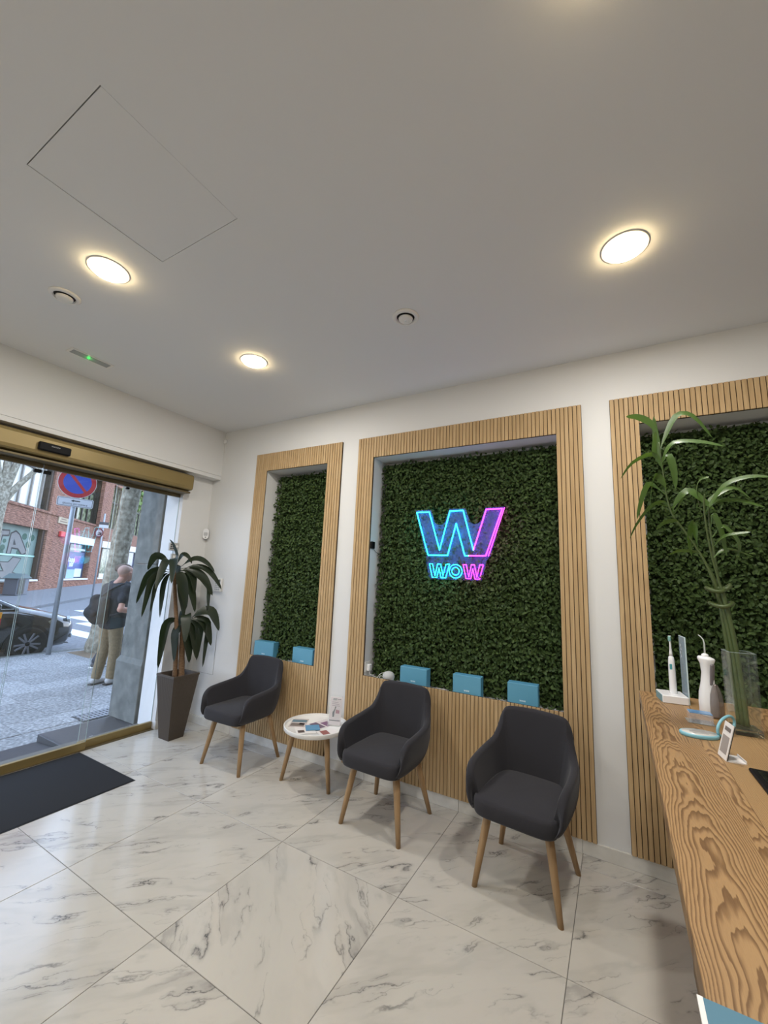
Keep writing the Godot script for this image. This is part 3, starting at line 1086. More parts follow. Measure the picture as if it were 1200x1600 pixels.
func make_chairs() -> void:
	var spots := [[-0.182, 0.306, 0.035, "charcoal upholstered tub chair with oak legs beside the tall potted plant"], [1.302, 0.345, -0.02, "charcoal upholstered tub chair with oak legs beside the white side table, in the middle"], [2.243, 0.417, -0.085, "charcoal upholstered tub chair with oak legs standing nearest the reception counter"]]
	var first: Node3D
	for s in spots:
		var t: Node3D
		if first == null:
			t = thing("tub_chair", s[3], "chair", Vector3(s[0], 0, s[1]), s[2], "charcoal tub chairs along the slatted wall")
			first = t
			part(t, "shell", shell_mesh(), M.fabric)
			part(t, "seat_cushion", seat_mesh(), M.fabric)
			for x in [-1, 1]:
				part(t, "leg", leg_mesh(Vector3(0.155 * x, 0.392, 0.17), Vector3(0.219 * x, 0.0, 0.229)), M.leg)
				part(t, "leg", leg_mesh(Vector3(0.145 * x, 0.392, -0.13), Vector3(0.224 * x, 0.0, -0.225)), M.leg)
			part(t, "underframe", box_mesh(Vector3(0.34, 0.014, 0.34), 0.003, Vector3(0, 0.386, 0.02)), M.black)
		else:
			t = first.duplicate()
			t.name = numbered("tub_chair")
			add_child(t)
			t.position = Vector3(s[0], 0, s[1])
			t.rotation.y = s[2]
			t.set_meta("label", s[3])

# ------------------------------------------------------------------ side table
func make_table() -> void:
	var c := Vector3(0.589, 0.0, 0.268)
	var y := 0.44
	var t := thing("side_table", "small round white tray table on three wooden legs between two chairs", "table", c)
	part(t, "tray_top", lathe_mesh([Vector2(0, y - 0.035), Vector2(0.245, y - 0.035), Vector2(0.253, y - 0.030), Vector2(0.256, y - 0.002), Vector2(0.255, y), Vector2(0.247, y), Vector2(0.246, y - 0.002), Vector2(0.244, y - 0.016), Vector2(0.240, y - 0.019), Vector2(0, y - 0.019)], 64), M.white)
	for f in [Vector3(0.355, 0, 0.371), Vector3(0.786, 0, 0.319), Vector3(0.575, 0, 0.045)]:
		var d: Vector3 = f - c
		part(t, "leg", leg_mesh(Vector3(d.x * 0.68, y - 0.034, d.z * 0.68), d), M.leg)
	var top := y - 0.019
	# leaflet standing in an acrylic stand
	var lf := thing("leaflet_holder", "pale pink leaflet upright in a clear stand on the side table", "leaflet", Vector3(0.70, top, 0.175), 0.35)
	var lean := Basis(Vector3.RIGHT, -0.20)
	part(lf, "clear_back", box_mesh(Vector3(0.105, 0.225, 0.002), 0.0, Vector3(0, 0.112, 0), lean), pane(0.12))
	part(lf, "foot_plate", box_mesh(Vector3(0.105, 0.002, 0.07), 0.0, Vector3(0, 0.001, -0.02)), pane(0.12))
	var sheet_m := mat(Color(0.86, 0.80, 0.81), 0.55)
	part(lf, "leaflet", box_mesh(Vector3(0.098, 0.21, 0.0015), 0.0, lean * Vector3(0, 0.110, 0.003), lean), sheet_m)
	var face := Transform3D(lean, lean * Vector3(0, 0.11, 0.0042))
	var dk := mat(Color(0.17, 0.15, 0.25), 0.6)
	part(lf, "print_title", slab_mesh(rounded(0.034, 0.014, 0.003), 0, 0.0003), dk, face * Transform3D(Basis(), Vector3(-0.012, 0.086, 0)))
	part(lf, "print_lettering", text_mesh("WOW", 0.009, 0.0003, "Droid Sans", true), M.paper, face * Transform3D(Basis(), Vector3(-0.012, 0.086, 0.0004)))
	part(lf, "print_line", slab_mesh([Vector2(0.010, 0.084), Vector2(0.040, 0.084), Vector2(0.040, 0.089), Vector2(0.010, 0.089)], 0, 0.0003), dk, face)
	for k in 3:
		part(lf, "print_line", slab_mesh([Vector2(-0.034, 0.036 + 0.013 * k), Vector2(0.034 - 0.008 * k, 0.036 + 0.013 * k), Vector2(0.034 - 0.008 * k, 0.040 + 0.013 * k), Vector2(-0.034, 0.040 + 0.013 * k)], 0, 0.0003), mat(Color(0.62, 0.54, 0.57), 0.6), face)
	part(lf, "print_figure", slab_mesh([Vector2(-0.022, -0.045), Vector2(-0.008, -0.045), Vector2(-0.006, -0.01), Vector2(0.0, 0.018), Vector2(-0.006, 0.022), Vector2(-0.014, 0.004), Vector2(-0.024, -0.012)], 0, 0.0003), dk, face)
	part(lf, "print_figure", slab_mesh(ellipse(0.006, 0.008, 12, -0.002, 0.026), 0, 0.0003), dk, face)
	part(lf, "print_figure", slab_mesh([Vector2(0.003, -0.018), Vector2(0.034, -0.018), Vector2(0.034, 0.006), Vector2(0.003, 0.010)], 0, 0.0003), mat(Color(0.62, 0.30, 0.42), 0.6), face)
	part(lf, "print_line", slab_mesh([Vector2(-0.044, -0.074), Vector2(0.044, -0.074), Vector2(0.044, -0.068), Vector2(-0.044, -0.068)], 0, 0.0003), dk, face)
	# loose leaflets
	var spread := [
		[0.435, 0.30, 0.5, 0.13, 0.19, 0.004, Color(0.80, 0.76, 0.74), "stack of picture leaflets at the tray edge on the side table", [[0.0, 0.045, 0.11, 0.07, Color(0.48, 0.44, 0.42)], [0.0, -0.04, 0.12, 0.06, Color(0.38, 0.50, 0.55)], [0.03, 0.02, 0.04, 0.04, Color(0.70, 0.62, 0.60)]]],
		[0.60, 0.215, -0.25, 0.15, 0.21, 0.0012, Color(0.86, 0.83, 0.83), "white and purple leaflet lying in the middle of the side table", [[0.0, 0.04, 0.13, 0.07, Color(0.42, 0.36, 0.44)], [0.02, -0.045, 0.10, 0.07, Color(0.50, 0.36, 0.50)]]],
		[0.575, 0.385, 0.85, 0.15, 0.17, 0.0012, Color(0.90, 0.88, 0.86), "white leaflet with dark photos lying at the front of the side table", [[-0.035, 0.03, 0.05, 0.05, Color(0.35, 0.30, 0.29)], [0.03, 0.0, 0.035, 0.05, Color(0.42, 0.36, 0.34)]]],
		[0.745, 0.325, -0.5, 0.10, 0.15, 0.0012, Color(0.90, 0.88, 0.87), "white leaflet with a red photo lying beside the middle chair", [[0.0, 0.02, 0.08, 0.06, Color(0.58, 0.34, 0.33)]]],
		[0.60, 0.325, 0.75, 0.11, 0.11, 0.0035, Color(0.36, 0.58, 0.72), "light blue square card lying on the side table leaflets", []],
	]
	var lift := 0.0
	for s in spread:
		var p := thing("leaflet", s[7], "leaflet", Vector3(s[0], top + 0.0002 + lift, s[1]), s[2])
		part(p, "sheet", box_mesh(Vector3(s[3], s[5], s[4]), 0.0, Vector3(0, s[5] / 2, 0)), mat(s[6], 0.4))
		for q in s[8]:
			part(p, "photo_print", box_mesh(Vector3(q[2], 0.0003, q[3]), 0.0, Vector3(q[0], s[5] + 0.0002, q[1])), mat(q[4], 0.4))
		lift += 0.0016 if s[5] < 0.003 else 0.0

# ------------------------------------------------------------------ potted dracaena
func make_pot_plant() -> void:
	var c := Vector3(-1.105, 0.0, 0.357)
	var pot := thing("planter", "tall tapered square brown planter with fine vertical ribs", "planter", c)
	var b0 := 0.078
	var b1 := 0.137
	var hh := 0.60
	var st := begin()
	# four ribbed sides
	for k in 4:
		var rot := Basis(Vector3.UP, PI / 2 * k)
		var ribs := 18
		for i in ribs:
			for q in [[0.0, 0.62, 0.0, 0.0], [0.62, 0.81, 0.0, -0.0025], [0.81, 1.0, -0.0025, 0.0]]:
				var f0: float = (i + q[0]) / ribs * 2 - 1
				var f1: float = (i + q[1]) / ribs * 2 - 1
				quad(st, rot * Vector3(b0 * f0, 0.0, b0 + q[2]), rot * Vector3(b0 * f1, 0.0, b0 + q[3]), rot * Vector3(b1 * f1, hh - 0.02, b1 + q[3]), rot * Vector3(b1 * f0, hh - 0.02, b1 + q[2]), rot * Vector3(0, 0, 1))
		quad(st, rot * Vector3(-b1 - 0.003, hh - 0.02, b1 + 0.003), rot * Vector3(b1 + 0.003, hh - 0.02, b1 + 0.003), rot * Vector3(b1 + 0.003, hh, b1 + 0.003), rot * Vector3(-b1 - 0.003, hh, b1 + 0.003), rot * Vector3(0, 0, 1))
		quad(st, rot * Vector3(-b1 - 0.003, hh, b1 + 0.003), rot * Vector3(b1 + 0.003, hh, b1 + 0.003), rot * Vector3(b1 - 0.008, hh, b1 - 0.008), rot * Vector3(-b1 + 0.008, hh, b1 - 0.008), Vector3.UP)
		quad(st, rot * Vector3(-b1 + 0.008, hh, b1 - 0.008), rot * Vector3(b1 - 0.008, hh, b1 - 0.008), rot * Vector3(b1 - 0.016, hh - 0.09, b1 - 0.016), rot * Vector3(-b1 + 0.016, hh - 0.09, b1 - 0.016), rot * Vector3(0, 0, -1))
		quad(st, rot * Vector3(-b1 - 0.003, hh - 0.02, b1 + 0.003), rot * Vector3(b1 + 0.003, hh - 0.02, b1 + 0.003), rot * Vector3(b1, hh - 0.02, b1), rot * Vector3(-b1, hh - 0.02, b1), Vector3.DOWN)
	quad(st, Vector3(-b0, 0, -b0), Vector3(b0, 0, -b0), Vector3(b0, 0, b0), Vector3(-b0, 0, b0), Vector3.DOWN)
	part(pot, "planter_body", done(st), M.pot)
	part(pot, "soil", box_mesh(Vector3(0.245, 0.02, 0.245), 0.0, Vector3(0, hh - 0.07, 0)), M.soil)
	var pl := thing("dracaena", "drooping dark green dracaena with two canes in the brown planter", "plant", c + Vector3(0, hh - 0.06, 0))
	var o: Vector3 = pl.position
	var canes := [[Vector3(-1.124, 0.54, 0.377), Vector3(-1.143, 0.979, 0.404), Vector3(-1.174, 1.339, 0.448), Vector3(-1.196, 1.61, 0.48)], [Vector3(-1.09, 0.54, 0.33), Vector3(-1.112, 0.933, 0.355), Vector3(-1.116, 1.10, 0.362)]]
	for k in 2:
		var q := []
		for p in canes[k]:
			q.append(p - o)
		var cc := curve(q, 18)
		var rr := []
		for i in cc.size():
			rr.append((0.024 if k == 0 else 0.031) * lerpf(1.0, 0.6, float(i) / cc.size()) * (1.0 + 0.06 * sin(i * 2.1)))
		part(pl, "cane", tube_mesh(cc, rr, 10), M.cane)
	var A := [
		[[-1.197, 1.60, 0.481], [-1.194, 1.77, 0.477], [-1.235, 1.92, 0.548], 0.035, 0.5], [[-1.202, 1.61, 0.488], [-1.290, 1.742, 0.632], [-1.315, 1.60, 0.684], 0.06, 1.0], [[-1.209, 1.61, 0.498], [-1.30, 1.557, 0.669], [-1.33, 1.273, 0.742], 0.06, 0.9],
		[[-1.208, 1.60, 0.497], [-1.29, 1.498, 0.641], [-1.315, 1.143, 0.681], 0.045, 1.2], [[-1.207, 1.597, 0.495], [-1.26, 1.455, 0.604], [-1.28, 1.187, 0.622], 0.045, 0.7], [[-1.207, 1.597, 0.495], [-1.20, 1.458, 0.56], [-1.17, 1.143, 0.585], 0.085, 0.5],
		[[-1.194, 1.62, 0.477], [-1.154, 1.774, 0.419], [-1.107, 1.684, 0.352], 0.05, 0.7], [[-1.179, 1.62, 0.455], [-1.068, 1.736, 0.297], [-0.975, 1.608, 0.165], 0.055, 0.8], [[-1.17, 1.62, 0.442], [-1.019, 1.629, 0.228], [-0.925, 1.427, 0.094], 0.05, 1.0],
		[[-1.169, 1.61, 0.441], [-1.049, 1.563, 0.27], [-0.973, 1.362, 0.162], 0.07, 1.1], [[-1.168, 1.616, 0.44], [-1.006, 1.46, 0.209], [-0.988, 1.182, 0.183], 0.045, 0.8], [[-1.183, 1.599, 0.461], [-1.10, 1.50, 0.45], [-1.05, 1.219, 0.40], 0.085, 0.5],
		[[-1.175, 1.60, 0.45], [-1.099, 1.559, 0.341], [-1.06, 1.385, 0.313], 0.06, 0.9], [[-1.182, 1.584, 0.46], [-1.10, 1.39, 0.44], [-1.07, 1.143, 0.40], 0.08, 0.3], [[-1.167, 1.601, 0.438], [-1.107, 1.47, 0.353], [-1.059, 1.189, 0.285], 0.075, 0.9],
		[[-1.20, 1.61, 0.48], [-1.10, 1.72, 0.56], [-1.00, 1.48, 0.62], 0.06, 0.4], [[-1.20, 1.61, 0.48], [-1.16, 1.70, 0.60], [-1.12, 1.42, 0.70], 0.06, -0.3], [[-1.20, 1.60, 0.48], [-1.28, 1.66, 0.40], [-1.36, 1.45, 0.33], 0.06, 0.6],
	]
	var B := [
		[[-1.127, 1.09, 0.381], [-1.195, 1.06, 0.486], [-1.205, 0.647, 0.515], 0.085, 0.8], [[-1.125, 1.068, 0.378], [-1.12, 0.98, 0.43], [-1.09, 0.713, 0.43], 0.07, 0.4], [[-1.11, 1.09, 0.358], [-1.04, 0.98, 0.36], [-1.01, 0.70, 0.32], 0.085, 0.4],
		[[-1.103, 1.09, 0.348], [-1.031, 1.05, 0.245], [-1.021, 0.712, 0.231], 0.085, 0.8], [[-1.096, 1.10, 0.337], [-0.981, 1.08, 0.174], [-0.984, 0.642, 0.178], 0.05, 0.9], [[-1.097, 1.10, 0.339], [-0.975, 1.20, 0.165], [-0.915, 1.0, 0.08], 0.085, 0.9],
		[[-1.097, 1.10, 0.339], [-1.0, 1.08, 0.2], [-0.951, 0.851, 0.131], 0.075, 1.0], [[-1.102, 1.098, 0.346], [-1.02, 0.97, 0.29], [-0.99, 0.735, 0.26], 0.085, 0.7], [[-1.11, 1.09, 0.36], [-1.0, 1.16, 0.42], [-0.93, 0.92, 0.45], 0.07, 0.3], [[-1.12, 1.09, 0.36], [-1.22, 1.15, 0.30], [-1.32, 0.95, 0.26], 0.07, 0.6],
	]
	for l in A + B:
		var ctrl := []
		for k in 3:
			ctrl.append(Vector3(l[k][0], l[k][1], l[k][2]) - o)
		ctrl.insert(1, ctrl[0].lerp(ctrl[1], 0.55) + Vector3(0, 0.035, 0))
		ctrl.insert(3, ctrl[2].lerp(ctrl[3], 0.55) + Vector3(0, 0.02, 0))
		var sl := begin(true)
		blade(sl, ctrl, l[3] * 1.3, l[4], 14, 0.2, 0.14)
		part(pl, "leaf", done(sl), M.dracaena)

# ------------------------------------------------------------------ reception counter
func board_mesh(lo: Vector3, hi: Vector3) -> ArrayMesh:
	# uv runs over the top face once
	var st := begin()
	var e := 0.0015
	var add := func(p: Vector3) -> void:
		st.set_uv(Vector2((p.x - lo.x) / (hi.x - lo.x), (p.z - lo.z) / (hi.z - lo.z)))
		st.add_vertex(p)
	var t := [Vector3(lo.x + e, hi.y, lo.z + e), Vector3(hi.x - e, hi.y, lo.z + e), Vector3(hi.x - e, hi.y, hi.z - e), Vector3(lo.x + e, hi.y, hi.z - e)]
	var m := [Vector3(lo.x, hi.y - e, lo.z), Vector3(hi.x, hi.y - e, lo.z), Vector3(hi.x, hi.y - e, hi.z), Vector3(lo.x, hi.y - e, hi.z)]
	var b := [Vector3(lo.x, lo.y, lo.z), Vector3(hi.x, lo.y, lo.z), Vector3(hi.x, lo.y, hi.z), Vector3(lo.x, lo.y, hi.z)]
	for i in [0, 1, 2, 0, 2, 3]:
		add.call(t[i])
	for i in [0, 2, 1, 0, 3, 2]:
		add.call(b[i])
	for r in [[t, m], [m, b]]:
		for i in 4:
			var j := (i + 1) % 4
			for p in [r[0][i], r[1][i], r[1][j], r[0][i], r[1][j], r[0][j]]:
				add.call(p)
	return done(st)

func make_counter() -> void:
	var z0 := 0.55
	var z1 := 4.2
	var t := thing("reception_counter", "reception counter with an ash wood top and grained boards", "counter", Vector3(2.82, 0.0, z0))
	var light := Color(0.64, 0.515, 0.36)
	var dark := Color(0.42, 0.31, 0.20)
	var ma := mat(Color(1, 1, 1), 0.42, 0.0, 0.4)
	ma.albedo_texture = ash(61, 384, 1600, 0.182, z1 - z0, [[0.062, 0.0, 0.17, 0.0], [0.158, 0.02, 0.20, 0.004]], light, dark)
	var mb := mat(Color(1, 1, 1), 0.42, 0.0, 0.4)
	mb.albedo_texture = ash(75, 384, 1400, 0.2, z1 - z0, [[0.165, 0.0, 0.10, 0.0]], Color(0.65, 0.53, 0.375), Color(0.52, 0.40, 0.265))
	part(t, "top_board", board_mesh(Vector3(0.0, COUNTER - 0.04, 0), Vector3(0.1815, COUNTER, z1 - z0)), ma)
	part(t, "top_board", board_mesh(Vector3(0.182, COUNTER - 0.04, 0), Vector3(0.3815, COUNTER, z1 - z0)), mb)
	part(t, "top_board", board_mesh(Vector3(0.382, COUNTER - 0.04, 0), Vector3(0.58, COUNTER, z1 - z0)), ma)
	var body := tri_tex(mat(Color(1, 1, 1), 0.6), noise_tex(0.02, 62, Color(0.47, 0.39, 0.30), Color(0.56, 0.47, 0.36), 256, 4), Vector3(6, 0.5, 6))
	part(t, "front_panel", span_mesh(Vector3(0.142, 0.0, 0.05), Vector3(0.162, COUNTER - 0.04, z1 - z0), 0.002), body)
	part(t, "end_panel", span_mesh(Vector3(0.162, 0.0, 0.05), Vector3(0.56, COUNTER - 0.04, 0.075), 0.002), body)
	part(t, "work_shelf", span_mesh(Vector3(0.162, 0.70, 0.075), Vector3(0.56, 0.73, z1 - z0), 0.002), body)
	part(t, "rear_panel", span_mesh(Vector3(0.54, 0.0, 0.075), Vector3(0.56, 0.70, z1 - z0), 0.002), body)

func make_counter_things() -> void:
	var h := COUNTER
	# electric toothbrush on its white display block
	var d := thing("display_block", "white block with a clear blue printed card holding the electric toothbrush", "display stand", Vector3(2.945, h, 0.68), 0.15)
	part(d, "block", box_mesh(Vector3(0.10, 0.034, 0.12), 0.003, Vector3(0, 0.017, 0)), M.white_gloss)
	var card := mat(Color(0.30, 0.50, 0.60, 0.62), 0.1)
	card.transparency = BaseMaterial3D.TRANSPARENCY_ALPHA
	part(d, "clear_card", box_mesh(Vector3(0.004, 0.29, 0.085), 0.001, Vector3(0.054, 0.145, 0.0), Basis(Vector3.UP, 0.0)), card)
	part(d, "card_edge", box_mesh(Vector3(0.0045, 0.29, 0.003), 0.0, Vector3(0.054, 0.145, 0.0435)), mat(Color(0.80, 0.88, 0.90), 0.2))
	part(d, "card_edge", box_mesh(Vector3(0.0045, 0.003, 0.085), 0.0, Vector3(0.054, 0.291, 0.0)), mat(Color(0.80, 0.88, 0.90), 0.2))
	part(d, "blue_side", box_mesh(Vector3(0.002, 0.03, 0.10), 0.0, Vector3(-0.0505, 0.017, 0)), mat(Color(0.45, 0.62, 0.66), 0.4))
	for k in 4:
		part(d, "print_line", box_mesh(Vector3(0.0006, 0.012, 0.004), 0.0, Vector3(0.0515, 0.25 - 0.016 * k, -0.02 + 0.006 * (k % 2))), M.paper)
	var tb := thing("electric_toothbrush", "white electric toothbrush standing upright in its display block", "toothbrush", Vector3(2.952, h + 0.034, 0.675))
	part(tb, "handle", lathe_mesh([Vector2(0, 0.0), Vector2(0.0135, 0.0), Vector2(0.0145, 0.004), Vector2(0.0145, 0.03), Vector2(0.0138, 0.10), Vector2(0.0125, 0.145), Vector2(0.0105, 0.160), Vector2(0.006, 0.165), Vector2(0, 0.166)], 20), M.white_gloss)
	part(tb, "power_button", box_mesh(Vector3(0.010, 0.024, 0.003), 0.001, Vector3(-0.004, 0.118, 0.0125), Basis(Vector3.UP, -0.3)), mat(Color(0.30, 0.60, 0.62), 0.4))
	var bh := part(tb, "brush_head", lathe_mesh([Vector2(0, 0.166), Vector2(0.0075, 0.166), Vector2(0.0062, 0.18), Vector2(0.0042, 0.20), Vector2(0.0036, 0.235), Vector2(0, 0.237)], 14), M.white_gloss)
	part(bh, "brush_plate", box_mesh(Vector3(0.012, 0.026, 0.006), 0.002, Vector3(-0.001, 0.243, 0)), M.white_gloss)
	part(bh, "bristles", box_mesh(Vector3(0.011, 0.022, 0.011), 0.002, Vector3(-0.002, 0.244, 0.008), Basis(Vector3.UP, -0.4)), mat(Color(0.50, 0.68, 0.66), 0.7))
	# water flosser
	var wf := thing("water_flosser", "white water flosser with a grey translucent tank and thin nozzle", "water flosser", Vector3(3.055, h, 0.85), -0.55)
	var rows := []
	for q in [[0.0, 0.031, 0.028, 0.0], [0.006, 0.034, 0.031, 0.0], [0.05, 0.034, 0.031, 0.0], [0.09, 0.031, 0.028, 0.0], [0.13, 0.024, 0.022, 0.002], [0.17, 0.021, 0.020, 0.004], [0.205, 0.024, 0.022, 0.004], [0.222, 0.031, 0.025, 0.003], [0.228, 0.030, 0.024, 0.002], [0.234, 0.020, 0.018, -0.004]]:
		var ring := []
		for k in 24:
			var a := TAU * k / 24
			ring.append(Vector3(q[3] + q[1] * cos(a), q[0], q[2] * sin(a)))
		rows.append(ring)
	rows.push_front(repeat(Vector3(0, 0, 0), 24))
	rows.append(repeat(Vector3(-0.004, 0.235, 0), 24))
	var st := begin(true)
	sheet(st, rows, true)
	part(wf, "body", done(st), M.white_gloss)
	part(wf, "grip_panel", box_mesh(Vector3(0.010, 0.085, 0.026), 0.004, Vector3(0.0225, 0.165, 0.006), Basis(Vector3.BACK, -0.10)), mat(Color(0.48, 0.46, 0.47), 0.5))
	var tank := mat(Color(0.45, 0.40, 0.38, 0.55), 0.1)
	tank.transparency = BaseMaterial3D.TRANSPARENCY_ALPHA
	var tr := []
	for q in [[0.0, 0.026], [0.008, 0.031], [0.05, 0.031], [0.085, 0.027], [0.11, 0.018], [0.125, 0.008]]:
		var ring := []
		for k in 20:
			var a := TAU * k / 20
			ring.append(Vector3(0.031 + q[1] * cos(a) * 0.72, q[0] + 0.004, 0.006 + q[1] * sin(a)))
		tr.append(ring)
	tr.push_front(repeat(Vector3(0.031, 0.004, 0.006), 20))
	tr.append(repeat(Vector3(0.031, 0.132, 0.006), 20))
	st = begin(true)
	sheet(st, tr, true)
	part(wf, "water_tank", done(st), tank)
	part(wf, "nozzle_collar", lathe_mesh([Vector2(0, 0.232), Vector2(0.013, 0.232), Vector2(0.012, 0.242), Vector2(0.006, 0.246), Vector2(0, 0.246)], 16), M.white_gloss)
	part(wf, "nozzle", tube_mesh([Vector3(0, 0.244, 0), Vector3(0.001, 0.285, 0), Vector3(-0.002, 0.302, 0), Vector3(-0.010, 0.312, 0.0), Vector3(-0.019, 0.319, 0.0)], [0.0035, 0.003, 0.0025, 0.0022, 0.0018], 8), mat(Color(0.78, 0.80, 0.78), 0.2))
	# glass vase with water and lucky bamboo
	var va := thing("glass_vase", "tall clear square glass vase half filled with water", "vase", Vector3(3.13, h, 1.03), 0.12)
	var wl := 0.040
	var th := 0.004
	var gm := pane(0.01, Color(0.85, 0.92, 0.90), 0.30)
	var vh := 0.285
	st = begin()
	span(st, Vector3(-wl, 0.0, -wl), Vector3(wl, 0.022, wl), 0.002)
	part(va, "thick_base", done(st), mat_glass())
	for k in 4:
		part(va, "glass_side", box_mesh(Vector3(2 * wl, vh - 0.022, th), 0.0, Vector3(0, 0.022 + (vh - 0.022) / 2, wl - th / 2)), gm, Transform3D(Basis(Vector3.UP, PI / 2 * k), Vector3.ZERO))
		part(va, "glass_rim", box_mesh(Vector3(2 * wl, 0.0025, th), 0.0, Vector3(0, vh, wl - th / 2)), M.glass_edge, Transform3D(Basis(Vector3.UP, PI / 2 * k), Vector3.ZERO))
	var water := mat(Color(0.50, 0.54, 0.36, 0.10), 0.02, 0.0, 0.25)
	water.transparency = BaseMaterial3D.TRANSPARENCY_ALPHA
	part(va, "water", span_mesh(Vector3(-wl + th + 0.0005, 0.0225, -wl + th + 0.0005), Vector3(wl - th - 0.0005, 0.185, wl - th - 0.0005)), water)
	make_bamboo()
	# clear acrylic box with a blue lid
	var ab := thing("acrylic_case", "small clear acrylic case with a blue lid beside the water flosser", "case", Vector3(3.005, h, 0.985), 0.05)
	part(ab, "case_wall", box_mesh(Vector3(0.075, 0.036, 0.05), 0.002, Vector3(0, 0.0185, 0)), pane(0.25, Color(0.86, 0.86, 0.90)))
	part(ab, "blue_lid", box_mesh(Vector3(0.073, 0.003, 0.048), 0.001, Vector3(0, 0.0375, 0)), mat(Color(0.42, 0.60, 0.78), 0.25))
	part(ab, "tray_base", box_mesh(Vector3(0.088, 0.003, 0.066), 0.001, Vector3(0, 0.0015, 0)), pane(0.2))
	# hand mirror: blue oval with a looped handle
	var hm := thing("hand_mirror", "light blue oval mirror with a looped handle lying on the counter", "mirror", Vector3(2.975, h, 1.175), 0.30)
	var blue := mat(Color(0.50, 0.72, 0.78), 0.4)
	part(hm, "oval_case", lathe_oval(0.060, 0.040, 0.012), blue)
	part(hm, "mirror_face", lathe_oval(0.055, 0.036, 0.0125), mat(Color(0.78, 0.78, 0.76), 0.15, 0.0))
	for k in 3:
		part(hm, "print_line", box_mesh(Vector3(0.06 - 0.012 * absf(k - 1.0), 0.0004, 0.007), 0.0, Vector3(0.0, 0.0128, -0.013 + 0.013 * k)), mat(Color(0.58, 0.57, 0.56), 0.5))
	var loop := []
	for k in 28:
		var a := TAU * k / 28
		loop.append(Vector3(0.099 + 0.042 * cos(a), 0.034 + 0.030 * sin(a) + 0.010 * cos(a), -0.028 - 0.030 * cos(a)))
	part(hm, "loop_handle", tube_mesh(loop, 0.0048, 8, true), blue)
	# little L-shaped sign; its printed square code is left plain
	var sg := thing("card_sign", "small white L-shaped sign with a dark back on the counter", "sign", Vector3(3.005, h, 1.37), -1.42)
	var tilt := Basis(Vector3.RIGHT, -0.26)
	part(sg, "front_plate", box_mesh(Vector3(0.062, 0.105, 0.002), 0.0, tilt * Vector3(0, 0.0535, 0.0013), tilt), M.paper)
	part(sg, "back_plate", box_mesh(Vector3(0.062, 0.105, 0.002), 0.0, tilt * Vector3(0, 0.0535, -0.0009), tilt), M.black)
	part(sg, "foot_plate", box_mesh(Vector3(0.062, 0.003, 0.05), 0.0, Vector3(0, 0.0016, -0.024)), M.paper)
	part(sg, "foot_lip", box_mesh(Vector3(0.062, 0.008, 0.002), 0.0, Vector3(0, 0.0055, -0.048)), M.paper)
	var pf := Transform3D(tilt, tilt * Vector3(0, 0.0535, 0.0026))
	part(sg, "print_panel", box_mesh(Vector3(0.046, 0.052, 0.0004)), mat(Color(0.62, 0.59, 0.57), 0.6), pf * Transform3D(Basis(), Vector3(0, -0.012, 0)))
	part(sg, "print_line", box_mesh(Vector3(0.040, 0.012, 0.0004)), mat(Color(0.45, 0.42, 0.40), 0.6), pf * Transform3D(Basis(), Vector3(0, 0.034, 0)))
	# tablet
	var tt := thing("tablet", "black tablet lying flat on the reception counter", "tablet", Vector3(3.175, h, 1.62), 0.02)
	part(tt, "case", box_mesh(Vector3(0.24, 0.009, 0.37), 0.003, Vector3(0, 0.0046, 0)), M.dark_plastic)
	part(tt, "screen", box_mesh(Vector3(0.21, 0.0006, 0.34), 0.0, Vector3(0, 0.0094, 0)), mat(Color(0.03, 0.03, 0.04), 0.06))
	# blue flyer at the front edge
	var fy := thing("blue_flyer", "blue flyer with white lettering and a white edge at the counter front", "flyer", Vector3(2.886, h, 2.446), 0.0)
	part(fy, "sheet", box_mesh(Vector3(0.14, 0.004, 0.20), 0.0, Vector3(0, 0.0022, 0)), mat(Color(0.30, 0.47, 0.55), 0.5))
	part(fy, "white_edge", box_mesh(Vector3(0.006, 0.0045, 0.20), 0.0, Vector3(-0.073, 0.0024, 0)), M.paper)
	for k in 3:
		var wig := []
		for q in 9:
			wig.append(Vector3(-0.030 + 0.016 * k + 0.003 * (q % 2), 0.0046, -0.062 + 0.018 * (2 - k) * 0.5 + 0.010 * q))
		part(fy, "print_script", tube_mesh(wig, 0.0016, 4), M.paper)

func mat_glass() -> StandardMaterial3D:
	var m := mat(Color(0.92, 0.97, 0.95, 0.04), 0.01)
	m.refraction_enabled = true
	m.refraction_scale = 0.05
	m.transparency = BaseMaterial3D.TRANSPARENCY_ALPHA
	return m

func lathe_oval(rx: float, rz: float, hh: float) -> ArrayMesh:
	var st := begin(true)
	var rows := []
	for q in [[0.0, 0.0], [0.96, 0.0], [1.0, 0.25], [1.0, 0.75], [0.96, 1.0], [0.0, 1.0]]:
		var ring := []
		for k in 32:
			ring.append(Vector3(rx * q[0] * cos(TAU * k / 32), hh * q[1], rz * q[0] * sin(TAU * k / 32)))
		rows.append(ring)
	sheet(st, rows, true)
	return done(st)

